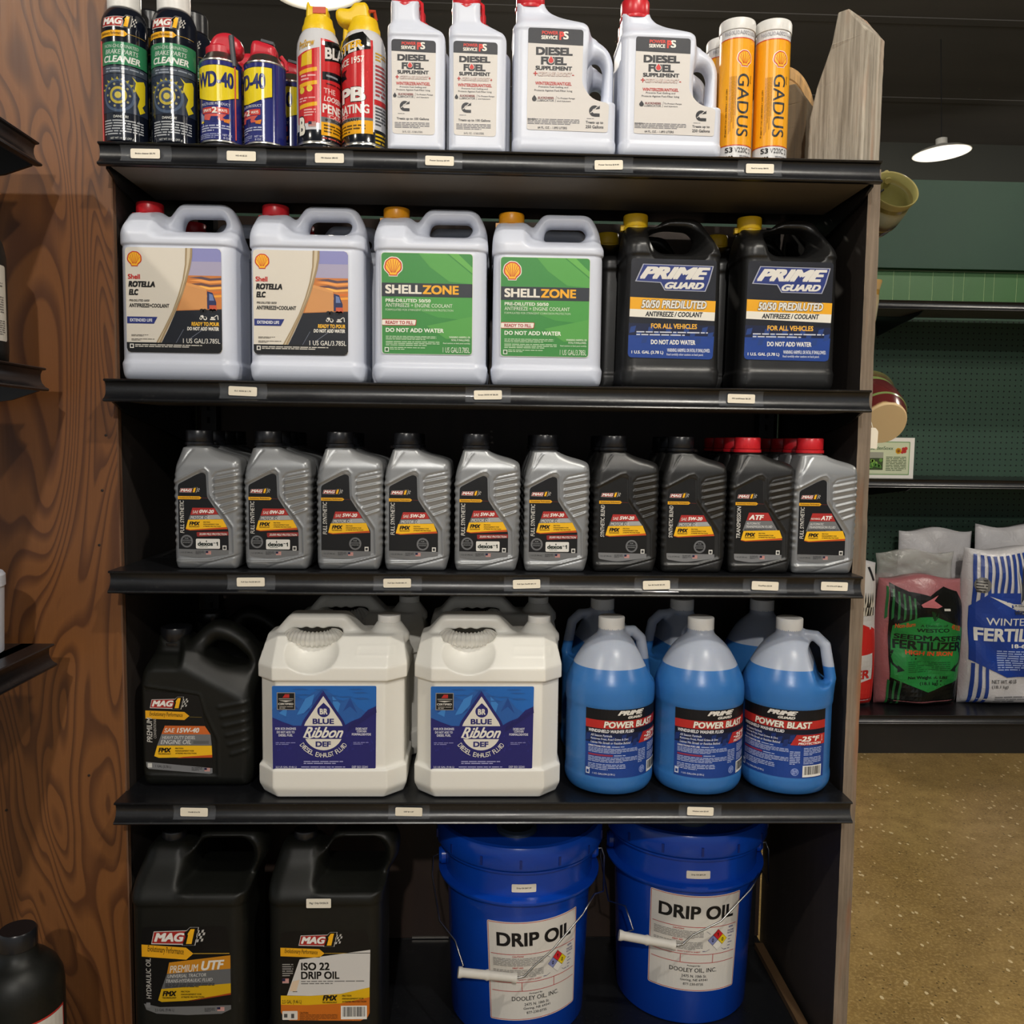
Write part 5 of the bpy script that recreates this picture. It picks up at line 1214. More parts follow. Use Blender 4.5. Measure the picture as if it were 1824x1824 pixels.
# ---- brake parts cleaner
M_CANBLK = mat('gloss_black_can', '#0f1420', .13, spec=.7)
def brake(label, loc, rot, straw=True):
    t = thing('spray_can', label, 'spray can', loc, group=None); r = .0345
    MB().lathe([(.031, 0), (.0318, .0015), (.0322, .009), (r, .0105), (r, .190), (.0335, .199), (.030, .208), (.0255, .2135), (.0235, .216)], 56).build('can', M_CANBLK, t, sharp=50)
    MB().lathe([(.0235, .0), (.025, .002), (.025, .030), (.022, .034), (.001, .034)], 40).build('cap', M_WHITEP, t, loc=(0, 0, .214))
    a = Art(0, 0, 1000.)   # x in mm around the can, y down from the top edge
    mag_logo(a, -33, 2, 26, 20, 1); 
    perf_bar(a, -40, 25, 10, 34, 1, tail=40)
    a.rect(-46, 42, 46, 76, '#2f7a52', 1); a.text('NON-CHLORINATED', -28, 46, 26, 51, '#a9b8ac', 2, shear=.2); a.text('BRAKE PARTS', -26, 53.5, 25, 60.5, '#c3cbc2', 2, bold=.01, shear=.2); a.text('CLEANER', -30, 63, 28, 73, '#dcdfd8', 2, bold=.03, shear=.2)
    a.rect(-46, 78, 46, 89, '#3c4450', 1); a.small(-26, 80, 34, 88, 2, '#8a93a0', 2, seed=3)
    a.rect(-46, 90, 46, 148, '#2c3648', 1)
    a.disc(-6, 122, 25, '#46566e', 2); a.disc(-6, 122, 21, '#2a3650', 3); a.disc(-6, 122, 13, '#b3a23a', 4); a.disc(-6, 122, 9, '#3a4a66', 5); a.disc(-6, 122, 5, '#c0b050', 6)
    for k in range(10): q = 2 * pi * k / 10; a.disc(-6 + 17 * math.cos(q), 122 + 17 * math.sin(q), 1.8, '#9a9460', 5)
    for k in range(9): q = pi + .25 + k * .3; a.poly([(-6 + 24 * math.cos(q), 122 + 24 * math.sin(q)), (-6 + 30 * math.cos(q + .1), 122 + 28 * math.sin(q + .1)), (-6 + 23 * math.cos(q + .2), 122 + 23 * math.sin(q + .2))], '#a49a3a', 4)
    a.poly([(14, 92), (22, 98), (34, 94), (37, 100), (36, 128), (30, 134), (36, 140), (26, 146), (22, 134), (26, 122), (18, 110), (20, 100)], '#cdbb1e', 4)
    a.text('DANGER!', -14, 152, 8, 156, '#c9c9c4', 2, bold=.02); a.small(-32, 158, 32, 182, 6, '#a5a8ac', 2, seed=5); a.text('NET WT 14 OZ (397 g)', -20, 185, 16, 189, '#c9c9c4', 2, bold=.01)
    a.build('label', t, wrap(r, math.radians(rot), .196 + .004, rz=lambda z: np.where(z > .190, .0345 - (np.clip(z, .19, .21) - .19) * .14, .0345)), bend=.004, cuts=(-.01, -.005), rough=.2)
    if straw:
        q = math.radians(rot - 62); MB().tube([((r + .001) * math.sin(q), -(r + .001) * math.cos(q), .004), ((r + .001) * math.sin(q), -(r + .001) * math.cos(q), .162)], .0012, 8).build('straw', mat('red_straw', '#b8352f', .4), t)
    return t
brake('black and green brake cleaner spray can with red straw, far left of the top shelf', (.0215, .060, z0), 12)
brake('black and green brake cleaner spray can next to the blue and yellow cans', (.0985, .060, z0), 8, False)
for x, nm in ((.0345, 'first'), (.103, 'second')):
    b = brake('tmp', (x, .134, z0), 0, False)
    for ch in b.children:
        if ch.name.startswith('cap'): ch.data = ch.data.copy(); ch.data.materials[0] = M_BCAP; b['label'] = 'black brake cleaner can hidden behind the %s black can from the left' % nm
# ---- blue and yellow lubricant cans
M_CANBLU = mat('gloss_blue_can', '#23296e', .14, spec=.7)
def lube(label, loc, rot, kind):
    t = thing('lubricant_can', label, 'spray can', loc); r = .0322
    b = MB(); b.lathe([(.0300, 0), (.0306, .009), (.0318, .0095), (.0328, .0105), (.0328, .0125), (r, .0135), (r, .1325), (.0328, .1335), (.0328, .1355), (.0312, .1370), (.0285, .1400), (.0240, .1475), (.0225, .1495)], 56, mis=[2, 0, 0, 0, 0, 1, 0, 0, 0, 0, 0, 0])
    b.build('can', [M_TIN, M_CANBLU, mat('dark_gap_foot', '#15161a', .4)], t, sharp=30)  # black foot added to draw the dark gap below the can rim
    a = Art(0, 0, 1000.)
    sh = [(-40, 7), (40, 7), (40, 50), (33, 52), (20, 57), (10, 60), (0, 61.5), (-10, 60), (-20, 57), (-33, 52), (-40, 50)]
    a.poly([(x * 1.03, y + (1.2 if y > 10 else -1)) for x, y in sh], '#141a4a', 0); a.poly(sh, '#e2cb1c', 1)
    a.text('WD-40', -31, 16, 30, 40, '#202a6e', 3, bold=.035)
    a.text('MULTI-USE PRODUCT', -24, 63, 24, 67, '#c9cbd8', 2); a.rrect(-22, 70, 22, 79, 1.2, '#c0392f', 1); a.text('SPRAYS', -20, 72.5, -5, 77, '#ece6da', 2, bold=.02); a.text('2', -4, 70, 4, 79, '#ece6da', 2, bold=.04); a.text('WAYS', 6, 72.5, 19, 77, '#ece6da', 2, bold=.02)
    a.poly([(-27, 76), (-18, 83), (-20, 93), (-27, 93)], '#8e96b4', 2); a.poly([(-18, 80), (18, 80), (12, 86), (22, 90), (6, 90), (4, 85), (-6, 85), (-8, 90), (-18, 88)], '#c9564c', 2); a.poly([(-6, 84), (6, 84), (3, 92), (-3, 92)], '#232a70', 3); a.rect(-26, 90, -19, 93, '#cdb522', 3); a.poly([(14, 88), (24, 86), (22, 93), (14, 92)], '#cf7a2a', 3)
    a.small(-26, 96, 24, 107, 3, '#aeb2cc', 2, seed=4); a.small(-31, 109, 8, 117, 3, '#9298bc', 2, seed=5); a.text('NET WT.', 12, 110, 27, 113, '#c3c6da', 2); a.text('8 OZ.', 13, 114.5, 24, 117.5, '#c3c6da', 2)
    a.build('label', t, wrap(r, math.radians(rot), .132), bend=.004, rough=.2)
    RED = mat('red_straw_cap', '#c12333', .35)
    S = 5568.
    if kind == 'hood':
        pts = rnd([((x - 1120) / S, (515 - y) / S + .132) for x, y in [(1018, 440), (1034, 330), (1075, 258), (1140, 228), (1215, 230), (1262, 262), (1310, 300), (1320, 380), (1290, 430), (1210, 440), (1140, 470)]], .006)
        ext_part('cap', t, pts, .0175, .012, RED)
        MB().tube([(.0215, -.017, .175), (.0255, -.018, .128)], .0042, 10).build('nozzle', M_GREYP, t)
        MB().lathe([(.0225, 0), (.0228, .012), (.018, .016)], 36).build('cap_collar', RED, t, loc=(0, 0, .147))
        MB().tube([(.0268, -.0185, .130), (.0275, -.019, .016)], .0012, 8).build('straw', mat('red_straw', '#b8352f', .4), t)
    else:
        pts = rnd([((x - 1480) / S, (520 - y) / S + .132) for x, y in [(1362, 445), (1370, 330), (1388, 288), (1430, 282), (1562, 322), (1588, 345), (1592, 450)]], .003)
        ext_part('cap', t, pts, .018, .011, RED)
        MB().box(-.006, .014, -.0125, -.002, .1665, .1705, M=Matrix.Rotation(.25, 4, 'Y') @ Matrix.Translation((-.040, 0, -.0005))).build('nozzle', M_GREYP, t, smooth=False)
        MB().tube([(.024, .004, .156), (.031, .006, .148), (.0325, .008, .136)], .0035, 8).build('trigger', RED, t)
    return t
lube('blue and yellow lubricant can with domed red spray cap', (.1735, .052, z0), -3, 'hood')
lube('blue and yellow lubricant can with boxy red cap, beside the red and white cans', (.2415, .056, z0), -39, 'box')
lube('blue and yellow lubricant can mostly hidden behind the boxy-capped one', (.268, .128, z0), -40, 'box')
lube('blue and yellow lubricant can hidden behind the dome-capped one', (.190, .124, z0), -10, 'hood')
# ---- red and white penetrant cans
M_CANWH = mat('gloss_white_can', '#cfcfd2', .15, spec=.7); M_YCAP = mat('bright_yellow_cap', '#e8c118', .38)
def penetrant(label, loc, rot, kind):
    t = thing('penetrant_can', label, 'spray can', loc); r = .0345
    b = MB(); b.lathe([(.031, 0), (.0325, .0105), (.0352, .011), (.0352, .0135), (r, .015), (r, .032), (r, .158), (.0335, .170), (.030, .181), (.0265, .1875), (.0225, .191)], 56, mis=[2, 1, 1, 1, 2, 0, 0, 0, 0, 0]); b.build('can', [M_CANWH, M_TIN, mat('gloss_black_band', '#15181f', .15)], t, sharp=40)  # lowest black ring is added for the dark gap under the can
    a = Art(0, 0, 1000.)
    red = '#c2282c'
    # side panel (left part of the wrap)
    a.text('ProStraw', -84, 2, -56, 14, '#c89a28', 2, bold=.02, shear=.2, skew=-4) ; a.poly([(-90, 24), (-48, 14), (-48, 128), (-88, 128)], red, 1)
    a.poly([(-78, 24), (-60, 18), (-60, 40), (-80, 42)], '#d9b21c', 2)
    for y in (46, 66, 98): a.poly([(-84, y + 2), (-52, y - 2), (-52, y + 4), (-84, y + 8)], '#e2a81e', 2)
    a.small(-80, 54, -54, 64, 2, '#e0a8a4', 2, seed=3); a.small(-84, 88, -54, 96, 2, '#e0a8a4', 2, seed=4); a.small(-74, 106, -54, 118, 3, '#e0a8a4', 2, seed=5)
    a.disc(-78, 78, 5, '#d9c23a', 2); a.disc(-64, 76, 5, '#d9c23a', 2); a.text('B', -84, 118, -72, 146, '#e8e2d4', 4, bold=.04, outline='#1c1c1c', ow=.05); flag_us(a, -66, 126, -54, 134, 3)
    # front panel
    a.rect(-46, 0, 62, 118, red, 1); a.poly([(-40, 4), (46, -12), (58, 0), (58, 14), (-40, 34)], '#191919', 2)
    a.text('BLASTER', -40, 6, 46, 24, '#dcdad6', 5, bold=.035, skew=-14); a.text('STER', 6, 4.2, 46, 15, '#e0a81e', 6, bold=.035, skew=-7)
    a.text('SINCE 1957', -6, 28, 48, 38, '#e8e4da', 4, bold=.02, skew=-6)
    a.poly([(-44, 50), (18, 44), (14, 50), (18, 58), (-44, 62)], '#1b1e26', 2); a.small(-38, 52, 10, 58, 1, '#8e929a', 3); a.small(-38, 65, 52, 69, 1, '#5a1518', 3)
    a.text('THE', -42, 74, -22, 82, '#e6b8b4', 3, bold=.02); a.text('LOOSENS', -42, 86, -2, 94, '#e6d8d4', 3, bold=.02, shear=.2); a.text('PB', 4, 72, 50, 94, '#e4e1dc', 4, bold=.04, outline='#191919', ow=.03); a.text('PENETRATING', -44, 98, 56, 112, '#e4e1dc', 3, bold=.03); a.text('CATALYST', -34, 113, 22, 119, '#e6b8b4', 3, bold=.03, shear=.3)
    a.rect(-46, 118, 62, 126, '#6c6e70', 1); a.text('#1 SELLING PENETRANT', -40, 119.5, 40, 124, '#202020', 2, bold=.02)
    a.poly([(-46, 126), (62, 122), (62, 142), (-46, 146)], '#e5a51c', 2); a.small(-42, 128, 50, 142, 3, '#5a4210', 3, seed=6); a.small(-44, 148, 56, 152, 1, '#b04038', 3, seed=7); a.small(-44, 154, 56, 164, 3, '#4a4c50', 3, seed=8); a.text('NET WT. 11 OZ.', -40, 168, -2, 172, '#d8d8d8', 3, bold=.01)
    # right panel
    a.small(66, 16, 92, 30, 3, '#c89a28', 2, seed=9); a.small(66, 34, 92, 84, 8, '#a8484a', 2, seed=10); a.rect(64, 88, 94, 96, red, 2); a.small(66, 98, 92, 128, 6, '#5a5c60', 2, seed=11); a.rect(64, 134, 94, 166, '#191c24', 2); a.small(66, 138, 90, 162, 4, '#d9b21c', 3, seed=12)
    a.build('label', t, wrap(r, math.radians(rot), .170, rz=lambda z: np.where(z > .158, .0347 - (np.clip(z, .158, .183) - .158) ** 1.5 * 1.0, .0345)), bend=.004, cuts=(-.022, -.016, -.010, -.004, 0), rough=.2)
    S = 5290.
    MB().lathe([(.0245, -.004), (.0262, -.002), (.0255, .006), (.0235, .010), (.0215, .020), (.019, .022)], 40).build('cap_base', M_YCAP, t, loc=(0, 0, .190))
    if kind == 'front':
        pts = rnd([(x / S, z) for x, z in [(-92, .196), (-94, .205), (-88, .224), (-70, .226), (-60, .219), (84, .217), (90, .196)]], .002)
        pts = [(x, z + .008) for x, z in pts]; ext_part('cap', t, pts, .016, .006, M_YCAP); MB().box(-.006, .014, -.0175, -.010, .214, .2235).build('nozzle', mat('orange_red_nozzle', '#c2482a', .4), t, smooth=False)
    else:
        pts = rnd([(x / S, z) for x, z in [(-100, .193), (-180, .194), (-228, .202), (-232, .214), (-200, .219), (-110, .218), (-80, .2275), (20, .229), (44, .222), (60, .200), (66, .192)]], .004)
        pts = [(x, z + .008) for x, z in pts]; ext_part('cap', t, pts, .014, .008, M_YCAP); MB().tube([(.010, -.012, .221), (.017, -.006, .224), (.019, 0, .213)], .0028, 8).build('nozzle', mat('orange_red_nozzle', '#c2482a', .4), t)
    return t
penetrant('white and red penetrant can with upright yellow cap, next to the blue and yellow cans', (.3270, .054, z0), 92, 'front')
penetrant('white and red penetrant can whose yellow cap lobe points left', (.3985, .054, z0), -72, 'lobe')
penetrant('white and red penetrant can hidden behind the two front penetrant cans', (.372, .132, z0), 20, 'front')
def c_logo(a, cx, cy, r, bgc):
    o = [(cx + r * math.cos(t), cy - r * math.sin(t)) for t in (math.radians(48 + 8 * i) for i in range(34))]
    q = [(cx + r * .42 * math.cos(t), cy - r * .42 * math.sin(t)) for t in (math.radians(312 - 8 * i) for i in range(34))]
    a.poly([(cx + r * .95, cy - r)] + o[:26] + [(cx + r * .1, cy + r), (cx + r * .95, cy + r), (cx + r * .95, cy + r * .42)] + q[3:] + [(cx + r * .95, cy - r * .42)], '#23242c', 2)
    a.line([(cx - r * .75, cy + r * .35), (cx + r * .5, cy - r * .75)], r * .13, bgc, 3)
# ---- small fuel additive bottles
def sdf_additive(h=.0016):
    S, OX, B = 5290., 1095, 1222
    out = conv([(870, B, 40), (860, 1190, 10), (858, 215, 10), (862, 195, 15), (882, 178, 20), (884, 0, 3), (1112, 0, 3), (1114, 150, 25), (1190, 186, 40), (1305, 250, 40), (1332, 300, 40), (1334, 1190, 10), (1322, B, 40)], OX, B, S)
    X, Y, Z = grid((-.050, -.036, -.005), (.050, .036, .232), h)
    d2 = poly_sd(X, Z, rnd(out, .003)); hy = .030 + (.0235 - .030) * sst(Z, .175, .20)
    band = sst(Z, .008, .012) * (1 - sst(Z, .170, .176)); frame = sst(Z, .172, .176) * (1 - sst(Z, .182, .186))
    d = ext(d2, Y, hy - .0012 * band * (np.abs(X) < .0425) + .0006 * frame, .012 - .0 * Z)
    return nets(np.ascontiguousarray(d.astype(np.float32)), (-.050, -.036, -.005), h)
def art_additive(parent):
    a = Art(1095, 1222, 5290)
    a.poly(rnd([(895, 338), (1258, 345), (1252, 1092), (905, 1086)], 30), '#d7d2cc', 0)
    a.poly(rnd([(895, 338, 30), (1258, 345, 30), (1257, 440, 2), (896, 432, 2)], 2), '#232630', 1)
    ps_logo(a, 975, 358, 1170, 420); a.text('DIESEL', 944, 456, 1200, 508, '#23242c', 2, bold=.05); a.text('FUEL', 980, 520, 1160, 575, '#23242c', 2, bold=.05)
    a.poly(drop(1047, 515, 22, 564), '#d7d2cc', 3); a.poly(drop(1047, 518, 17, 562), '#cf2f2a', 4); a.text('SUPPLEMENT', 944, 582, 1200, 612, '#23242c', 2, bold=.045)
    a.text('CETANE BOOST', 965, 626, 1198, 652, '#dcd8d0', 4, bold=.02, shear=.3, outline='#8e2a28', ow=.04); a.rect(930, 632, 956, 640, '#b8302c', 3); a.rect(939, 622, 947, 652, '#b8302c', 4); a.rect(1200, 640, 1216, 645, '#b8302c', 3); a.rect(1206, 632, 1211, 652, '#b8302c', 4)
    a.text('WINTERIZER/ANTIGEL', 934, 674, 1214, 700, '#b83a34', 2, bold=.03); a.text('Prevents Fuel Gelling and', 965, 708, 1180, 724, '#3a3a40', 2, bold=.01); a.text('Protects Against Fuel-Filter Icing', 938, 730, 1212, 748, '#3a3a40', 2, bold=.01)
    a.poly(drop(924, 760, 14, 800), '#23242c', 2); a.text('SLICKDIESEL', 950, 764, 1078, 780, '#7a2a2a', 2, bold=.03, shear=.2); a.text('LUBRICATOR', 948, 784, 1078, 800, '#4a4a50', 2); a.line([(1094, 758), (1086, 804)], 2, '#4a4a50', 2); a.text('To Protect Pumps', 1100, 766, 1236, 782, '#4a4a50', 2, shear=.2); a.text('and Injectors', 1100, 788, 1202, 802, '#4a4a50', 2, shear=.2)
    c_logo(a, 1006, 866, 41, '#d7d2cc'); a.small(950, 922, 1066, 930, 1, '#6a6a70', 2)
    a.text('Treats up to 100 Gallons', 940, 956, 1204, 980, '#2b2c34', 2, bold=.02); a.small(924, 992, 1208, 1042, 4, '#6e6e74', 2, seed=4); a.text('26 FL. OZ. - 0.768 LITERS', 986, 1062, 1152, 1078, '#4a4a50', 2, bold=.01)
    return a.build('label', parent, front(-.0292))
def additive(label, loc, lab=True):
    t = thing('additive_bottle', label, 'bottle', loc); body(t, 'additive', sdf_additive, M_HDPE)
    cap('cap', t, -.0183, .2262, .0222, .026, M_RED, teeth=34, tear='ring'); MB().tube([(.0040, -.006, .233), (.0075, -.008, .230), (.0085, -.008, .205), (.0065, -.008, .196)], .0028, 8).build('tab', M_RED, t)
    if lab: art_additive(t)
    return t
additive('small white fuel additive bottle beside the red and white spray cans', (.484, .040, z0)); additive('small white fuel additive bottle beside the large white jugs', (.5795, .040, z0))
additive('small white bottle hidden behind the left small additive bottle', (.488, .112, z0), False); additive('small white bottle hidden behind the right small additive bottle', (.588, .112, z0), False)
# ---- large fuel additive jugs with side handle
def sdf_additive_big(h=.002):
    S, OX, B = 5000., 530, 1200
    out = conv([(150, B, 60), (124, 1150, 20), (120, 220, 15), (140, 195, 20), (150, 120, 25), (152, -20, 3), (375, -20, 3), (384, 10, 20), (420, 50, 40), (560, 105, 50), (690, 160, 40), (715, 200, 20), (800, 240, 50), (900, 310, 60), (944, 420, 50), (946, 1150, 20), (920, B, 60)], OX, B, S)
    hole = conv([(722, 470, 30), (760, 402, 40), (820, 402, 40), (850, 470, 30), (838, 700, 40), (810, 750, 40), (750, 742, 50), (718, 660, 40)], OX, B, S)
    X, Y, Z = grid((-.086, -.054, -.005), (.088, .054, .250), h)
    dh = poly_sd(X, Z, rnd(hole, .006)); d2 = np.maximum(poly_sd(X, Z, rnd(out, .003)), -dh)
    hy = .048 + (.0225 - .048) * sst(Z, .195, .225)
    hz = sst(X, .034, .046) * sst(Z, .082, .092); hy = hy * (1 - hz) + .0205 * hz
    band = sst(Z, .022, .026) * (1 - sst(Z, .188, .192))
    d = ext(d2, Y, hy, .016 + 0 * Z) + .0014 * band
    return nets(np.ascontiguousarray(d.astype(np.float32)), (-.086, -.054, -.005), h)
def art_additive_big(parent):
    a = Art(530, 1200, 5000)
    a.poly(rnd([(238, 243, 25), (668, 252, 25), (664, 660, 40), (740, 770, 60), (880, 800, 30), (872, 1020, 20), (236, 1012, 20)], 10), '#d5d0cb', 0)
    a.poly(rnd([(238, 243, 25), (668, 252, 25), (667, 372, 2), (238, 360, 2)], 2), '#232630', 1)
    ps_logo(a, 340, 268, 552, 334); a.text('DIESEL', 300, 388, 586, 450, '#23242c', 2, bold=.05); a.text('FUEL', 340, 460, 542, 522, '#23242c', 2, bold=.05)
    a.poly(drop(418, 452, 24, 512), '#d5d0cb', 3); a.poly(drop(418, 456, 19, 508), '#cf2f2a', 4); a.text('SUPPLEMENT', 298, 530, 584, 562, '#23242c', 2, bold=.045)
    a.text('CETANE BOOST', 318, 576, 582, 606, '#dcd8d0', 4, bold=.02, shear=.3, outline='#8e2a28', ow=.04); a.rect(282, 584, 314, 592, '#b8302c', 3); a.rect(294, 572, 302, 606, '#b8302c', 4); a.rect(584, 592, 600, 598, '#b8302c', 3)
    a.text('WINTERIZER/ANTIGEL', 298, 648, 582, 674, '#b83a34', 2, bold=.03); a.text('Prevents Fuel Gelling and', 324, 680, 556, 698, '#3a3a40', 2, bold=.01); a.text('Protects Against Fuel-Filter Icing', 292, 706, 588, 726, '#3a3a40', 2, bold=.01)
    a.poly(drop(292, 750, 18, 798), '#23242c', 2); a.text('SLICKDIESEL', 318, 762, 448, 778, '#7a2a2a', 2, bold=.03, shear=.2); a.text('LUBRICATOR', 314, 782, 446, 798, '#4a4a50', 2); a.line([(466, 754), (456, 802)], 2, '#4a4a50', 2); a.text('To Protect Pumps', 470, 764, 610, 780, '#4a4a50', 2, shear=.2); a.text('and Injectors', 470, 786, 578, 800, '#4a4a50', 2, shear=.2)
    a.small(242, 926, 650, 972, 4, '#6e6e74', 2, seed=4); a.text('DANGER:', 242, 926, 306, 938, '#4a4a50', 3, bold=.02); a.text('64 FL. OZ. - 1.893 LITERS', 322, 986, 552, 1004, '#3a3a40', 2, bold=.015)
    c_logo(a, 766, 860, 43, '#d5d0cb')
    a.text('Treats up to', 698, 936, 836, 962, '#2b2c34', 2, bold=.02); a.text('250 Gallons', 698, 968, 838, 992, '#2b2c34', 2, bold=.02); a.small(706, 914, 826, 922, 1, '#6a6a70', 2)
    return a.build('label', parent, front(-.0472))
def additive_big(label, loc, lab=True, zs=1.0):
    t = thing('additive_jug', label, 'jug', loc, scale=(1, 1, zs)); body(t, 'additive_big', sdf_additive_big, M_HDPE)
    cap('cap', t, -.0534, .2405, .0228, .026, M_RED, teeth=34, tear='ring')
    if lab: art_additive_big(t)
    return t
additive_big('large white fuel additive jug with side handle, beside the small additive bottles', (.7160, .060, z0))
additive_big('large white fuel additive jug with side handle, beside the yellow grease tubes', (.8845, .060, z0), zs=.955)
additive_big('large white jug behind, glimpsed through the handle of the left additive jug', (.731, .170, z0), False)
additive_big('large white jug behind, glimpsed through the handle of the right additive jug', (.897, .170, z0), False)
# ---- yellow grease tubes
def grease(label, loc, rot):
    t = thing('grease_tube', label, 'tube', loc); r = .0272
    MB().lathe([(r, 0), (r, .206)], 48).build('cartridge', mat('tube_white', '#d6d5d4', .35), t, sharp=40)
    MB().lathe([(.0286, 0), (.0288, .002), (.0288, .014), (.0278, .017), (.001, .0172)], 48).build('cap', M_WHITEP, t, loc=(0, 0, .205))
    a = Art(0, 0, 1000.)
    a.rect(-72, 0, 72, 163, '#eea51a', 0); a.rect(-72, -1.4, 72, .2, '#c8442a', 1); a.rect(-72, 163, 72, 164.4, '#c8442a', 1)
    pecten(a, 4, 30, 11.5, 2)
    a.text('GADUS', -6.5, 54, 13.5, 150, '#26323c', 3, bold=.004, rot=-90); a.text('Shell', 15.5, 55, 18, 67, '#5a3a14', 3, bold=.01, rot=-90)
    a.text('NET WT. / POIDS NET 14.1 oz (400 g)', -25, 76, -22, 150, '#5a3a14', 3, bold=.02, rot=-90)
    for i in range(5): a.text('MULTIPURPOSE EXTREME PRESSURE GREASE WITH SOLIDS', -19 + i * 2.4, 58, -17.6 + i * 2.4, 58 + (88, 84, 70, 80, 60)[i], '#8a5a18', 3, rot=-90)
    a.text('S3', -23, 167, -11, 175, '#1c1c1e', 3, bold=.02); a.text('V220C 2', -8, 167.5, 21, 175, '#26262a', 3, bold=.0)
    a.text('400', -22, 180, -10, 188, '#1c1c1e', 3, bold=.02); a.small(0, 179, 24, 190, 5, '#7a7a7e', 3, seed=3)
    a.text('9650U0A00210500', -30, -12, 30, -6, '#a8a8ae', 3)
    a.build('label', t, wrap(r, math.radians(rot), .190), bend=.004, rough=.3)
    return t
grease('yellow grease tube with white cap, left one of the two in front', (.9960, .052, z0), 4); grease('yellow grease tube with white cap, beside the grey picket', (1.0545, .052, z0), 2)
grease('yellow grease tube showing a sliver behind the left front tube', (.992, .118, z0 ), 10)
# ---- weathered pickets and oval board
M_PICK = m_grey_wood('picket_wood', '#a39a8b', '#c2b9aa', '#a4683e', s=.9, streak_amt=.45); M_PICKD = m_grey_wood('picket_dark', '#6b5b47', '#85735a', '#3a2e22', s=.9)
def picket(label, loc, rz, w_, t_, hgt, m, lean):
    t = thing('wooden_picket', label, 'picket', loc, rz)
    o = [(-w_ / 2, 0), (-w_ / 2 + .002, hgt * .36), (-w_ / 2 + lean * .35, hgt * .55), (-w_ / 2 + lean, hgt * .80), (-w_ * .03, hgt), (w_ * .16, hgt * .998), (w_ / 2, hgt * .82), (w_ / 2, 0)]
    b = bmesh.new(); n = 30; rg = random.Random(3); N2 = len(o)
    vs = []
    for s_ in (0, 1): vs.append([b.verts.new((x, s_ * t_, z)) for x, z in o])
    b.faces.new(vs[0]); b.faces.new(vs[1][::-1])
    for i in range(N2): b.faces.new([vs[0][i], vs[1][i], vs[1][(i + 1) % N2], vs[0][(i + 1) % N2]])
    for k in range(1, 26): bmesh.ops.bisect_plane(b, geom=b.verts[:] + b.edges[:] + b.faces[:], plane_co=(0, 0, hgt * k / 26), plane_no=(0, 0, 1))
    bmesh.ops.recalc_face_normals(b, faces=b.faces[:])
    for v in b.verts:
        if v.co.z > .001: v.co.x += rg.uniform(-.0004, .0004) * (1 if abs(v.co.x) > w_ * .3 else 0); v.co.y += rg.uniform(-.00015, .00015)
    me = bpy.data.meshes.new('board'); b.to_mesh(me); b.free(); me.materials.append(m); ob = bpy.data.objects.new('board', me); COL.objects.link(ob); ob.parent = t; bevel_obj(ob, .0025, 2)
    return t
picket('large weathered grey pointed picket standing at the right end of the top shelf', (1.157, .042, z0), math.radians(-50), .096, .060, .243, M_PICK, .036)
picket('small dark weathered picket behind the yellow grease tubes', (1.118, .150, z0), math.radians(-35), .060, .04, .172, M_PICKD, .012)
t = thing('oval_wood_plaque', 'pale oval wooden plaque leaning behind the large picket', 'plaque', (1.140, .255, z0), math.radians(-20))
M_PALE = m_grey_wood('pale_wood', '#b98f5a', '#c9a06a', '#9a6c3a')
M_ = Matrix.Translation((0, 0, .1225)) @ Matrix.Rotation(pi / 2, 4, 'X') @ Matrix.Diagonal((.66, 1.3, 1, 1))
MB().lathe([(.092, -.01), (.094, -.006), (.094, .002), (.088, .006), (.078, .006), (.076, .004), (.070, .004), (.066, .008), (.001, .009)], 56, M=M_).build('plaque', M_PALE, t, sharp=30)
# ================================================================== neighbouring unit at the left
XL = -.078
def left_shelf(z, label, top_seen, dx=0):
    root = thing('metal_shelf', label, 'shelf', (XL + dx, -.02, z))
    # same channel, running towards the viewer: profile depth points to -x
    prof = [(-y, zz) for y, zz in RAIL]
    MB().prism(prof, -1.25, 0, 'y').build('price_rail', M_SHELF, root, sharp=30)
    MB().box(-.44, -.03, -1.25, -.001, -.0018, 0).build('deck', M_SHELF, root, smooth=False)
    if top_seen:
        s_ = MB()
        for i in range(7):
            for k in range(26): s_.box(-.09 - k * .0254 * .5, -.078 - k * .0254 * .5, -.03 - i * .0254, -.025 - i * .0254, 0, .0004)
        o = s_.build('slot', mat('slot_dark', '#020202', .9), root, smooth=False); o['kind'] = 'stuff'
    else:
        s_ = MB()
        for i in range(6):
            for k in range(14): s_.lathe([(.003, -.0022), (.003, -.0018)], 8, M=Matrix.Translation((-.07 - k * .0254, -.035 - i * .0254, 0)))
        o = s_.build('hole_light_disc', mat('hole_light_paint', '#8f8a7a', .6), root, smooth=False); o['kind'] = 'stuff'  # pale discs paint in the light falling through the perforations
    MB().prism([(-.01, -.003), (-.01, -.036), (-.05, -.05), (-.43, -.105), (-.44, -.003)], -.006, -.001, 'y').build('bracket', M_BLACKMETAL, root, smooth=False)
    return root
left_shelf(1.688, 'black metal shelf end entering at the upper left, seen from below', False)
left_shelf(1.352, 'black metal shelf end at the left holding a black bottle with white label', False)
left_shelf(.922, 'black metal shelf end at the left seen from above, white tub on it', True)
left_shelf(.10, 'low black base shelf at the lower left under the black jug', True, .06)
lp = thing('upright_post', 'slotted black steel upright carrying the shelves at the left', 'post', (-.55, -.04, 0)); MB().box(0, .03, 0, .03, 0, 1.9).build('post', mat('upright_black', '#0e0f12', .4), lp, smooth=False)
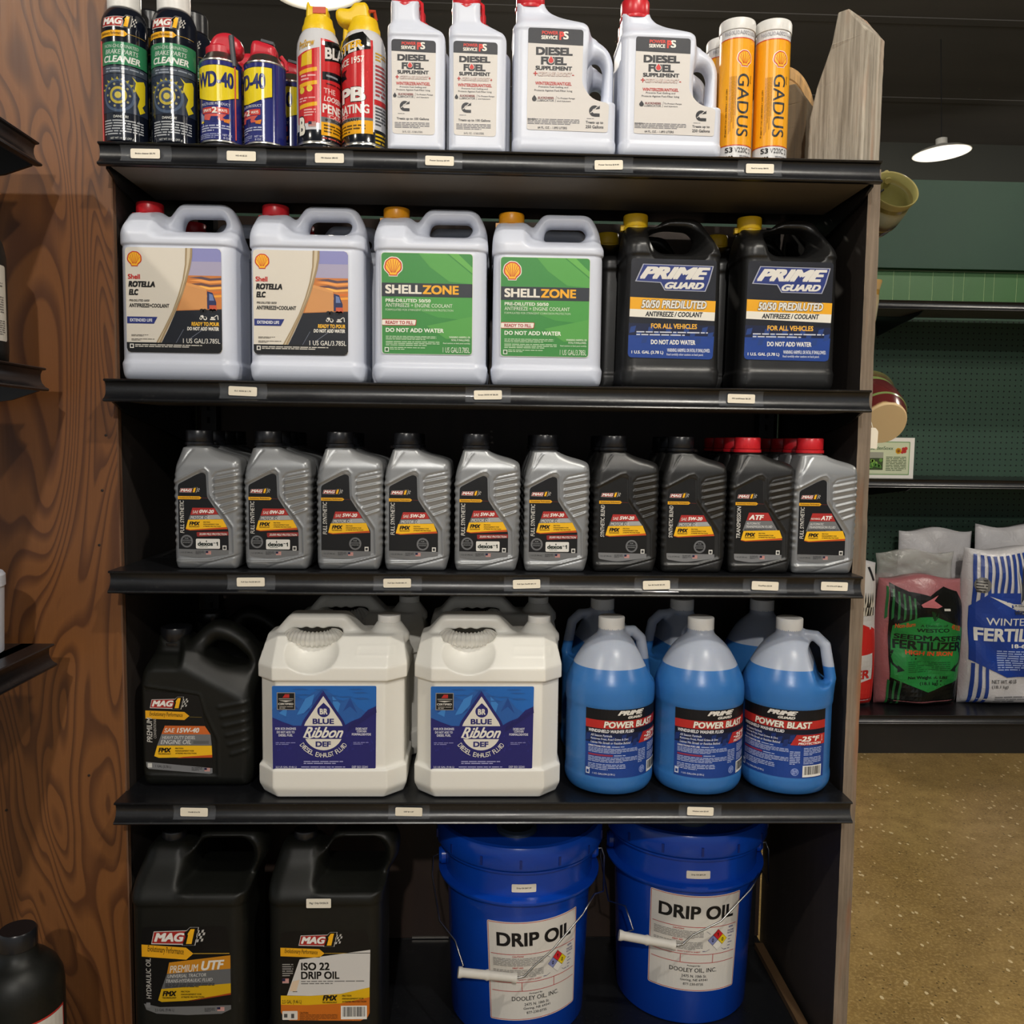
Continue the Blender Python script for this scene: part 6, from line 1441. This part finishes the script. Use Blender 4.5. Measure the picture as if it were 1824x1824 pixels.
# black bottle with white label
t = thing('gear_oil_bottle', 'black bottle with white and red label on the left shelf', 'bottle', (-.158, -.090, 1.352))
MB().lathe([(.050, 0), (.055, .004), (.056, .02), (.056, .155), (.052, .175), (.040, .192), (.020, .205), (.019, .225)], 48).build('body', M_BLK2, t, sharp=60)
MB().lathe([(.021, 0), (.022, .001), (.022, .022), (.020, .024), (.001, .024)], 40).build('cap', M_BCAP, t, loc=(0, 0, .222))
a = Art(0, 0, 1000.); a.rrect(-60, 0, 60, 108, 4, '#cfcac0', 0); a.text('SAE', 20, 12, 40, 20, '#5a5652', 2); a.small(20, 24, 50, 36, 3, '#6a6662', 2); a.text('GEAR LUBE', -44, 8, 16, 18, '#b5302a', 2, bold=.03); a.text('PLUS', -30, 22, 16, 36, '#b5302a', 2, bold=.03)
a.small(-50, 44, 52, 72, 8, '#7a7672', 2, seed=3); a.small(34, 78, 54, 100, 7, '#7a7672', 2, seed=4); a.line([(22, 88), (27, 82), (32, 88), (27, 94), (22, 88)], 1, '#c87a76', 2); a.text('10', -2, 80, 14, 92, '#b5302a', 2)
a.build('label', t, wrap(.0562, math.radians(38), .140), bend=.006)
t = thing('white_tub', 'white tub cut by the left edge, standing on the left shelf', 'tub', (-.177, -.090, .922))
MB().lathe([(.050, 0), (.053, .002), (.056, .10), (.058, .102), (.058, .118), (.055, .122), (.001, .122)], 48).build('body', M_HDPE, t, sharp=35)
# big black jug with red-edged label, bottom left
t = thing('black_jug', 'black round-shouldered jug with red-edged white label at the bottom left corner', 'jug', (-.090, -.130, .10))
MB().lathe([(.052, 0), (.059, .006), (.061, .02), (.061, .325), (.059, .342), (.052, .358), (.040, .371), (.028, .377), (.025, .392)], 64).build('body', M_BLK2, t, sharp=70)
c_ = MB().lathe([(.0250, 0), (.0262, .001), (.0262, .024), (.024, .027), (.001, .027)], 60, rib=(1, 2, .0006, 0)); c_.build('cap', M_BCAP, t, sharp=40, loc=(0, 0, .391)).rotation_euler = (0, 0, 0)
a = Art(0, 0, 1000.); a.rect(-62, 0, 62, 200, '#b5302a', 0); a.rect(-59, 3, 59, 196, '#d5d1c8', 1); a.line([(-60, 30), (20, 18)], 2, '#2a2a2a', 2); a.text('DRIP OIL', -48, 40, 50, 66, '#1c1c1e', 2, bold=.02); a.small(-50, 84, 50, 150, 10, '#7a7672', 2, seed=5)
a.build('label', t, wrap(.0612, math.radians(36), .300), bend=.008)

# ================================================================== far shelving, right background
M_PEG = None
def m_peg():
    t = NT('dark_green_pegboard', '#22352b', .6, spec=.3)
    vo = t.n('ShaderNodeTexVoronoi', voronoi_dimensions='2D'); vo.inputs['Scale'].default_value = 1; vo.inputs['Randomness'].default_value = 0
    tc = t.n('ShaderNodeTexCoord'); sp = t.n('ShaderNodeSeparateXYZ'); cb = t.n('ShaderNodeCombineXYZ'); t.l(tc.outputs['Object'], sp.inputs[0]); t.l(sp.outputs['X'], cb.inputs[0]); t.l(sp.outputs['Z'], cb.inputs[1])
    sc = t.n('ShaderNodeVectorMath', operation='SCALE'); sc.inputs['Scale'].default_value = 1 / .0254; t.l(cb.outputs[0], sc.inputs[0]); t.l(sc.outputs[0], vo.inputs['Vector'])
    n = t.noise(t.coords(), 1.8, 3); c = t.mix(n, '#2a4036', '#3a5343')
    t.color(t.mix(t.math('LESS_THAN', vo.outputs['Distance'], .14), c, '#080c0a')); return t.m
pg = thing('pegboard', 'dark green pegboard backing the shelves on the far right', 'pegboard', (1.4, 2.458, 0))
for k in range(3): MB().box(k * .916, k * .916 + .914, 0, .006, .16, 1.86).build('panel', m_peg() if k == 0 else bpy.data.materials['dark_green_pegboard'], pg, smooth=False)
def far_shelf(z, label, y0=2.0):
    r = thing('metal_shelf', label, 'shelf', (1.4, y0, z))
    MB().prism(RAIL, 0, 2.74, 'x').build('price_rail', M_SHELF, r, sharp=30)
    MB().box(0, 2.74, .05, .436, -.002, 0).build('deck', M_SHELF, r, smooth=False)
    MB().prism([(.014, -.034), (.20, -.034), (.205, -.028), (.205, -.003), (.014, -.003)], 0, 2.74, 'x').build('channel', mat('underside_bounce_grey', '#4a4642', .5), r, sharp=30)  # underside of the black shelf, bounced light put into its colour
    for x in (.01, .915, 1.83, 2.72): MB().prism([(.018, -.003), (.018, -.036), (.06, -.05), (.42, -.09), (.43, -.003)], x, x + .004, 'x').build('bracket', M_BLACKMETAL, r, smooth=False)
    return r
far_shelf(1.816, 'far black metal shelf, highest one, empty, in front of the green wall')
far_shelf(1.118, 'far black metal shelf carrying the white garden box', 2.02)
fb_ = thing('base_deck', 'far black bottom deck carrying the fertilizer bags', 'shelf', (1.4, 1.98, .168))
MB().prism(RAIL, 0, 2.74, 'x').build('price_rail', M_SHELF, fb_, sharp=30); MB().box(0, 2.74, .05, .45, -.002, 0).build('deck', M_SHELF, fb_, smooth=False); MB().box(0, 2.74, .03, .04, -.168, -.003).build('kick_plate', mat('kick_plate', '#1d1c1a', .45), fb_, smooth=False)
# garden box
t = thing('garden_box', 'white box with garden picture label on the far shelf', 'box', (2.245, 2.11, 1.118))
MB().box(-.11, .11, 0, .12, 0, .165).build('box', mat('white_card', '#e6e2da', .5), t, smooth=False)
a = Art(0, 0, 1000.); a.rrect(-95, 16, 92, 152, 3, '#7ea06a', 0); a.rrect(-91, 20, 88, 148, 3, '#c9cfae', 1)
a.text('GardenSoxx', -78, 36, 22, 50, '#2f5a34', 2, bold=.01); a.rect(-84, 60, -18, 132, '#3a4a28', 2); a.rect(-84, 60, -18, 84, '#9a9a8a', 3)
for i in range(16): rg = random.Random(i); a.disc(-76 + rg.random() * 50, 92 + rg.random() * 30, 5 + rg.random() * 3, ('#5f8f3a', '#86b04a', '#4a7a30')[i % 3], 4 + i % 3)
for k in range(7): q = 2 * pi * k / 7; a.disc(44 + 8 * math.cos(q), 54 + 8 * math.sin(q), 5, '#e3a51c', 3)
a.disc(44, 54, 5, '#8a4a14', 5)
for x, y in ((64, 46), (70, 56), (60, 58), (74, 44)): a.disc(x, y, 7, '#b5302a', 2 + (x % 3))
a.small(-6, 76, 78, 136, 9, '#5a6a4a', 2, seed=6)
a.build('label', t, lambda u, v, d: (u, -d, v + .165), eps=.0004)

# ---- fertilizer bags
def pillow(w_, h_, th, seed, top=.06, nu=26, nv=34):
    rg = random.Random(seed); ph = [rg.uniform(0, 6.28) for _ in range(8)]
    def surf(u, v):   # u, v in -1..1 / 0..1 -> half thickness, x, z
        u = np.asarray(u, float); v = np.asarray(v, float)
        e = np.clip(1 - np.abs(u) ** 3.2, 0, 1) ** .55; f = np.clip(1 - ((v - .42) / .62) ** 4, 0, 1) ** .6 * np.clip(v / .05, 0, 1) ** .4
        wr = .012 * (np.sin(9 * v + ph[0] + 3 * u) * .5 + np.sin(17 * v + ph[1] - 5 * u) * .3 + np.sin(5 * u + ph[2] + 14 * v) * .4 + np.sin(31 * v + 9 * u + ph[4]) * .22)
        t = th * e * f + wr * e * (.35 + .65 * f)
        x = u * w_ / 2 * (1 - .05 * np.abs(np.sin(3.1 * v)) * 0 + .03 * np.sin(6 * v + ph[3])); z = v * h_ + .010 * np.sin(4 * u + ph[5]) * np.clip((v - .7) / .3, 0, 1)
        return t, x, z
    return surf
def bag_mesh(surf, nu=30, nv=40):
    V = []; F = []
    U = np.linspace(-1, 1, nu); Vv = np.linspace(0, 1, nv)
    for s_ in (-1, 1):
        for v in Vv:
            t, x, z = surf(U, np.full(nu, v)); V += [(float(a_), float(s_ * max(b_, .0015)), float(c_)) for a_, b_, c_ in zip(x, t, z)]
    n = nu * nv
    for j in range(nv - 1):
        for i in range(nu - 1):
            q = j * nu + i; F.append((q, q + 1, q + nu + 1, q + nu)); F.append((n + q + nu, n + q + nu + 1, n + q + 1, n + q))
    for j in range(nv - 1): q = j * nu; F.append((q + nu, q + n + nu, q + n, q)); q += nu - 1; F.append((q, q + n, q + n + nu, q + nu))
    for i in range(nu - 1): F.append((i + 1, i, n + i, n + i + 1)); q = (nv - 1) * nu + i; F.append((q, q + 1, n + q + 1, n + q))
    return V, F
def bag(label, loc, w_, h_, th, seed, m, art=None, rz=0, rx=0, name='fertilizer_bag', sh=None):
    if name == 'film_top':
        s_ = pillow(w_, h_, th, seed); V, F = bag_mesh(s_); return mk(name, V, F, m, parent=label, loc=loc)
    t = thing(name, label, 'bag', loc, rot=(rx, 0, rz)); s_ = pillow(w_, h_, th, seed); V, F = bag_mesh(s_)
    mk('sack', V, F, m, parent=t)
    if art:
        a = Art(0, 0, 1.); art(a)
        def mp(u, v, d):
            tt, x, z = s_(np.clip(u / (w_ / 2), -1, 1), np.clip((v + h_) / h_, 0, 1)); return x, -tt - d - .0030, z
        a.build('print', t, mp, bend=w_ / 22, cuts=[-h_ * k / 30 for k in range(1, 30)], eps=.0005, rough=.3)
    return t
def m_bag(name, col, rough=.3):
    t = NT(name, col, rough, spec=.5); v = t.coords(); n = t.noise(v, 30, 3, .6, .8); t.bump(n, .5, .006); return t.m
def art_blue(w_, h_):
    def f(a):
        W2 = w_ / 2
        def R(x0, y0, x1, y1, c, L): a.rect(x0 * w_, y0 * h_, x1 * w_, y1 * h_, c, L)
        for i in range(9):
            x = -.44 + i * .062; R(x, .03 + .0, x + .032, .36, '#23408e', 0)
        a.poly([(-.46 * w_, .36 * h_), (-.30 * w_, .27 * h_), (.46 * w_, .26 * h_), (.48 * w_, .72 * h_), (.10 * w_, .80 * h_), (-.10 * w_, .80 * h_), (-.46 * w_, .70 * h_)], '#1f3f96', 1)
        for i in range(3): R(-.44 + i * .062, .72, -.41 + i * .062, .985, '#23408e', 0)
        # emblem: grass tuft on a little base inside a white flash, head sketch at the left
        a.poly([(-.30 * w_, .29 * h_), (.22 * w_, .39 * h_), (.30 * w_, .41 * h_), (.1 * w_, .42 * h_)], '#d9d6d0', 2)
        for k, (x, y) in enumerate(((-.02, .12), (.03, .10), (.07, .14), (.0, .18), (.1, .2))): a.poly([(x * w_, y * h_), ((x + .03) * w_, (y + .08) * h_), (.03 * w_, .34 * h_), (.0 * w_, .33 * h_)], '#3a3d44' if k % 2 else '#c9c9c6', 3 + k)
        a.poly([(-.08 * w_, .335 * h_), (.16 * w_, .335 * h_), (.14 * w_, .365 * h_), (-.06 * w_, .365 * h_)], '#c9c9c6', 8); a.text('A Division of', -.06 * w_, .338 * h_, .14 * w_, .352 * h_, '#3a3d44', 9); a.text('WESTCO', -.06 * w_, .375 * h_, .16 * w_, .402 * h_, '#3a3d44', 9, bold=.03)
        a.disc(-.36 * w_, .22 * h_, .075 * w_, '#6e6c68', 2, ry=.05 * h_); a.disc(-.37 * w_, .225 * h_, .05 * w_, '#a9a6a0', 3, ry=.03 * h_); a.small(-.42 * w_, .18 * h_, -.32 * w_, .27 * h_, 5, '#3a3835', 4)
        a.text('WINTERIZER', -.32 * w_, .425 * h_, .36 * w_, .472 * h_, '#dfdfdc', 3, bold=.01); a.text('FERTILIZER', -.42 * w_, .49 * h_, .46 * w_, .575 * h_, '#e6e6e2', 3, bold=.035)
        a.text('18-6-12', -.06 * w_, .59 * h_, .20 * w_, .615 * h_, '#e6e6e2', 3, bold=.03); a.small(-.2 * w_, .63 * h_, .30 * w_, .76 * h_, 9, '#9fb0de', 3, seed=4)
        a.text('NET WT. 40 LB', -.26 * w_, .815 * h_, .02 * w_, .84 * h_, '#4a4a4e', 2, bold=.01); a.text('(18.1 kg)', -.26 * w_, .85 * h_, -.08 * w_, .875 * h_, '#4a4a4e', 2, bold=.01); a.small(-.22 * w_, .92 * h_, .28 * w_, .965 * h_, 3, '#7a7a7e', 2, seed=5)
    return f
def art_greenbag(w_, h_):
    def f(a):
        P = lambda pts: [(x * w_, y * h_) for x, y in pts]
        a.poly(P([(-.40, .02), (-.2, .10), (.02, .14), (.2, .06), (.38, .09), (.46, .2), (.47, .98), (-.38, .985)]), '#171916', 0)
        for i in range(6): x = -.43 + i * .055; a.poly(P([(x, .05 + i * .02), (x + .022, .055 + i * .02), (x + .022, .30), (x, .32)]), '#2a6a3a', 1)
        for i in range(3): x = -.40 + i * .055; a.poly(P([(x, .78), (x + .022, .79), (x + .022, .98), (x, .98)]), '#2a6a3a', 1)
        a.poly(P([(-.36, .36), (-.10, .29), (.10, .29), (.42, .38), (.43, .78), (.04, .87), (-.38, .76)]), '#24803c', 2)
        a.poly(P([(-.08, .20), (.0, .17), (.12, .13), (.06, .17), (.16, .21), (.1, .225), (-.06, .22)]), '#c8747a', 3)
        for k in range(5): a.poly(P([(.04 + .02 * k, .25 + .01 * k), (.06 + .015 * k, .25), (.09, .32), (.07, .32)]), '#14421f', 3 + k % 2)
        a.text('A Division of', -.08 * w_, .345 * h_, .22 * w_, .365 * h_, '#14321c', 3, bold=.01); a.text('WESTCO', -.12 * w_, .375 * h_, .24 * w_, .405 * h_, '#14321c', 3, bold=.03)
        a.text('SEEDMASTER', -.34 * w_, .43 * h_, .42 * w_, .47 * h_, '#14241a', 3, bold=.03, skew=.02 * h_); a.text('FERTILIZER', -.35 * w_, .475 * h_, .42 * w_, .545 * h_, '#14241a', 3, bold=.035, skew=.02 * h_); a.text('HIGH IN IRON', -.22 * w_, .55 * h_, .30 * w_, .585 * h_, '#d8552a', 3, bold=.035, skew=.01 * h_)
        a.text('Non-Burn', -.34 * w_, .335 * h_, -.14 * w_, .37 * h_, '#c8552a', 3, bold=.02, skew=-.02 * h_); a.text('40 LBS', .26 * w_, .35 * h_, .38 * w_, .39 * h_, '#c8552a', 3, bold=.02, skew=.02 * h_)
        for sg in (-1, 1):
            pts = [(.37, .55), (.40, .60), (.38, .65), (.32, .69)]; a.line([(sg * x * w_ + .02 * w_, y * h_) for x, y in pts], .022 * w_, '#14241a', 3); a.poly([((sg * x + .02) * w_, y * h_) for x, y in ((.33, .66), (.26, .70), (.34, .715))], '#14241a', 4)
        a.small(-.2 * w_, .63 * h_, .28 * w_, .72 * h_, 6, '#1a5a2c', 3, seed=4); a.text('Net Weight 40 LBS', -.20 * w_, .745 * h_, .26 * w_, .775 * h_, '#14241a', 3, bold=.03); a.text('(18.1 kg)', -.06 * w_, .79 * h_, .16 * w_, .82 * h_, '#14241a', 3, bold=.02)
        a.rect(.18 * w_, .225 * h_, .26 * w_, .242 * h_, '#cfccc4', 3)
    return f
def art_redbag(w_, h_):
    def f(a):
        P = lambda pts: [(x * w_, y * h_) for x, y in pts]
        a.poly(P([(-.47, .02), (.47, .02), (.475, .99), (-.475, .99)]), '#cfcdcb', 0); a.poly(P([(-.46, .52), (.28, .42), (.44, .46), (.46, .60), (.40, .62), (-.46, .66)]), '#c22a26', 1); a.poly(P([(-.46, .90), (.44, .80), (.47, .985), (-.47, .985)]), '#c22a26', 1); a.poly(P([(.40, .44), (.46, .46), (.47, .96), (.43, .96)]), '#c22a26', 2)
        a.text('FERTILIZER', -.44 * w_, .745 * h_, .38 * w_, .81 * h_, '#c22a26', 3, bold=.035, skew=-.03 * h_); a.text('40 LBS', -.1 * w_, .83 * h_, .06 * w_, .855 * h_, '#c22a26', 3, bold=.01)
        a.poly(P([(.06, .34), (.12, .30), (.14, .34), (.20, .35), (.10, .37)]), '#c8484a', 2)
        a.poly(P([(.34, .04), (.38, .035), (.44, .12), (.40, .125)]), '#26262a', 2)
        # bushy crest sketch
        for k in range(22): x = .22 + (k % 11) * .018; y = .20 + (k // 11) * .06; a.poly(P([(x, y + .1 - .0 * k), (x + .02, y), (x + .03, y + .1)]), '#2a2a28' if k % 2 else '#d9d2c2', 3 + k % 3)
    return f
M_WBAG = m_bag('white_sack_film', '#d2d0d2'); M_PBAG = m_bag('pink_granule_sack', '#a8686c'); t_ = NT('clear_film', '#b9bab4', .15, spec=.6); t_.set('Alpha', .42); t_.bump(t_.noise(t_.coords(), 26, 3, .6, 1.0), .8, .008); M_FILM = t_.m
bag('white and blue fertilizer bag at the right edge of the picture', (2.812, 2.16, .168), .40, .66, .085, 3, M_WBAG, art_blue(.40, .66))
t = bag('green and black fertilizer bag with pink granules showing at its sides', (2.425, 2.15, .168), .355, .54, .085, 8, M_PBAG, art_greenbag(.37, .54))
bag(t, (.0, .05, .44), .33, .20, .022, 12, M_FILM, name='film_top')
t = bag('white and red fertilizer bag partly hidden by the wooden side board', (2.068, 2.15, .168), .34, .60, .085, 5, M_WBAG, art_redbag(.34, .60))
bag(t, (.01, .06, .46), .25, .22, .022, 19, M_FILM, name='film_top')
bag('plain white sack leaning behind the green and blue bags', (2.58, 2.335, .168), .33, .72, .05, 14, M_WBAG, None)
bag('white sack behind the blue fertilizer bag', (2.94, 2.335, .168), .36, .74, .05, 15, M_WBAG, None)
bag('pink granule bag standing behind, between the red and green bags', (2.255, 2.31, .168), .28, .52, .05, 21, M_PBAG, None)

# ================================================================== pottery on the outside of the side board
def m_glaze(name, stops, rough=.22):
    t = NT(name, '#888', rough, spec=.5) if False else NT(name, '#888888', rough, spec=.5)
    tc = t.n('ShaderNodeTexCoord'); sp = t.n('ShaderNodeSeparateXYZ'); t.l(tc.outputs['Object'], sp.inputs[0])
    n = t.noise(t.coords(), 40, 3); z = t.math('MULTIPLY_ADD', n, .012, t.math('MULTIPLY', sp.outputs['Z'], 1.0)); t.color(t.ramp(t.math('MULTIPLY', z, 8.0), stops)); return t.m
G1 = m_glaze('olive_cream_glaze', [(0, '#a09a6c'), (.07, '#a09a6c'), (.12, '#463a34'), (.30, '#4e423a'), (.37, '#8e9484'), (.52, '#a8aa94'), (.60, '#a59a62'), (1, '#8c8452')])
G2 = m_glaze('bluegrey_glaze', [(0, '#7a6a52'), (.4, '#a39a86'), (1, '#b0863e')]); G3 = m_glaze('oxblood_glaze', [(0, '#c9ac78'), (.07, '#c9ac78'), (.10, '#5a1f1e'), (.7, '#4a1a1c'), (1, '#6e8048')])
def mug(label, loc, rot, r, h_, m, inside, handle=1, tagd=False, foot=None):
    t = thing('pottery_mug', label, 'mug', loc, rot=rot)
    MB().lathe([(.001, 0), (r * .66, 0), (r * .70, .004), (r * .88, h_ * .30), (r * .93, h_ * .62), (r * .90, h_ * .80), (r, h_ * .97), (r * .985, h_), (r * .93, h_ * .985), (r * .90, h_ * .6), (r * .86, h_ * .25), (r * .6, .008), (.001, .007)], 48, mis=[2 if foot else 0] * 2 + [0] * 6 + [1] * 4).build('cup', [m, mat('glaze_in_' + name_ok(inside), inside, .25), mat('bare_clay', '#cbb083', .7)], t, sharp=60)
    if handle: MB().tube([(0, handle * r * .84, h_ * .82), (0, handle * r * 1.3, h_ * .80), (0, handle * r * 1.5, h_ * .5), (0, handle * r * 1.25, h_ * .25), (0, handle * r * .82, h_ * .22)], .006, 10).build('handle', m, t)
    return t
def name_ok(s_): return s_.strip('#')
def hook(loc, label):
    t = thing('wall_hook', label, 'hook', loc); MB().tube([(0, 0, 0), (.02, 0, -.002), (.035, 0, -.012), (.045, 0, -.004), (.047, 0, .006)], .002, 8).build('hook', M_BLACKMETAL, t)
mug('olive and cream glazed mug hanging outside the board below the top shelf', (1.2845, .175, 1.640), (math.radians(60), math.radians(4), 0), .041, .088, G1, '#8f8a55')
mug('slim cream mug peeking out behind the side board by the far black shelf', (1.316, .30, 1.462), (math.radians(6), 0, 0), .040, .105, G2, '#a5803a')
mug('dark red glazed mug hanging bottom outwards with pale bare clay foot', (1.3015, .125, 1.288), (math.radians(-62), 0, 0), .057, .105, G3, '#6e8048', handle=0, foot=True)
hook((1.2445, .15, 1.70), 'small black hook above the olive mug'); hook((1.2445, .30, 1.555), 'small black hook above the slim cream mug'); hook((1.2445, .19, 1.39), 'small black hook above the dark red mug')
t = thing('paper_tag', 'small cream paper price tag on a string under the dark red mug', 'tag', (1.2560, .07, 1.262))
MB().prism(rnd([(-.008, -.016), (.008, -.018), (.009, .012), (.004, .018), (-.005, .018), (-.009, .012)], .002), 0, .0006, 'y').build('paper', M_TAGPAPER, t, smooth=False)
MB().tube([(0, 0, .015), (-.001, .03, .06), (.002, .08, .085)], .0006, 6).build('string', M_TAGPAPER, t)

# ---- repeats carry one group phrase each
GROUPS = {'oil_bottle': 'quart oil bottles on the middle shelf', 'coolant_jug': 'antifreeze jugs on the second shelf', 'exhaust_fluid_jug': 'white exhaust fluid jugs on the fourth shelf', 'washer_fluid_jug': 'blue washer fluid jugs on the fourth shelf',
          'bucket': 'blue buckets on the bottom deck', 'spray_can': 'black brake cleaner cans on the top shelf', 'lubricant_can': 'blue and yellow cans on the top shelf', 'penetrant_can': 'red and white cans on the top shelf', 'additive_bottle': 'small additive bottles on the top shelf',
          'additive_jug': 'large additive jugs on the top shelf', 'grease_tube': 'yellow grease tubes on the top shelf', 'price_tag': 'price tags on the shelf rails', 'pendant_lamp': 'pendant lamps of the shop', 'fertilizer_bag': 'fertilizer bags on the far shelf', 'pottery_mug': 'pottery mugs on the side board',
          'metal_shelf': 'black metal shelves', 'wall_hook': 'hooks on the side board', 'wooden_picket': 'pickets on the top shelf', 'upright_post': 'slotted steel uprights', 'side_board': 'boards closing the shelf unit'}
for o in COL.objects:
    k = o.name.split('.')[0]
    if o.parent is None and k in GROUPS and 'group' not in o: o['group'] = GROUPS[k]
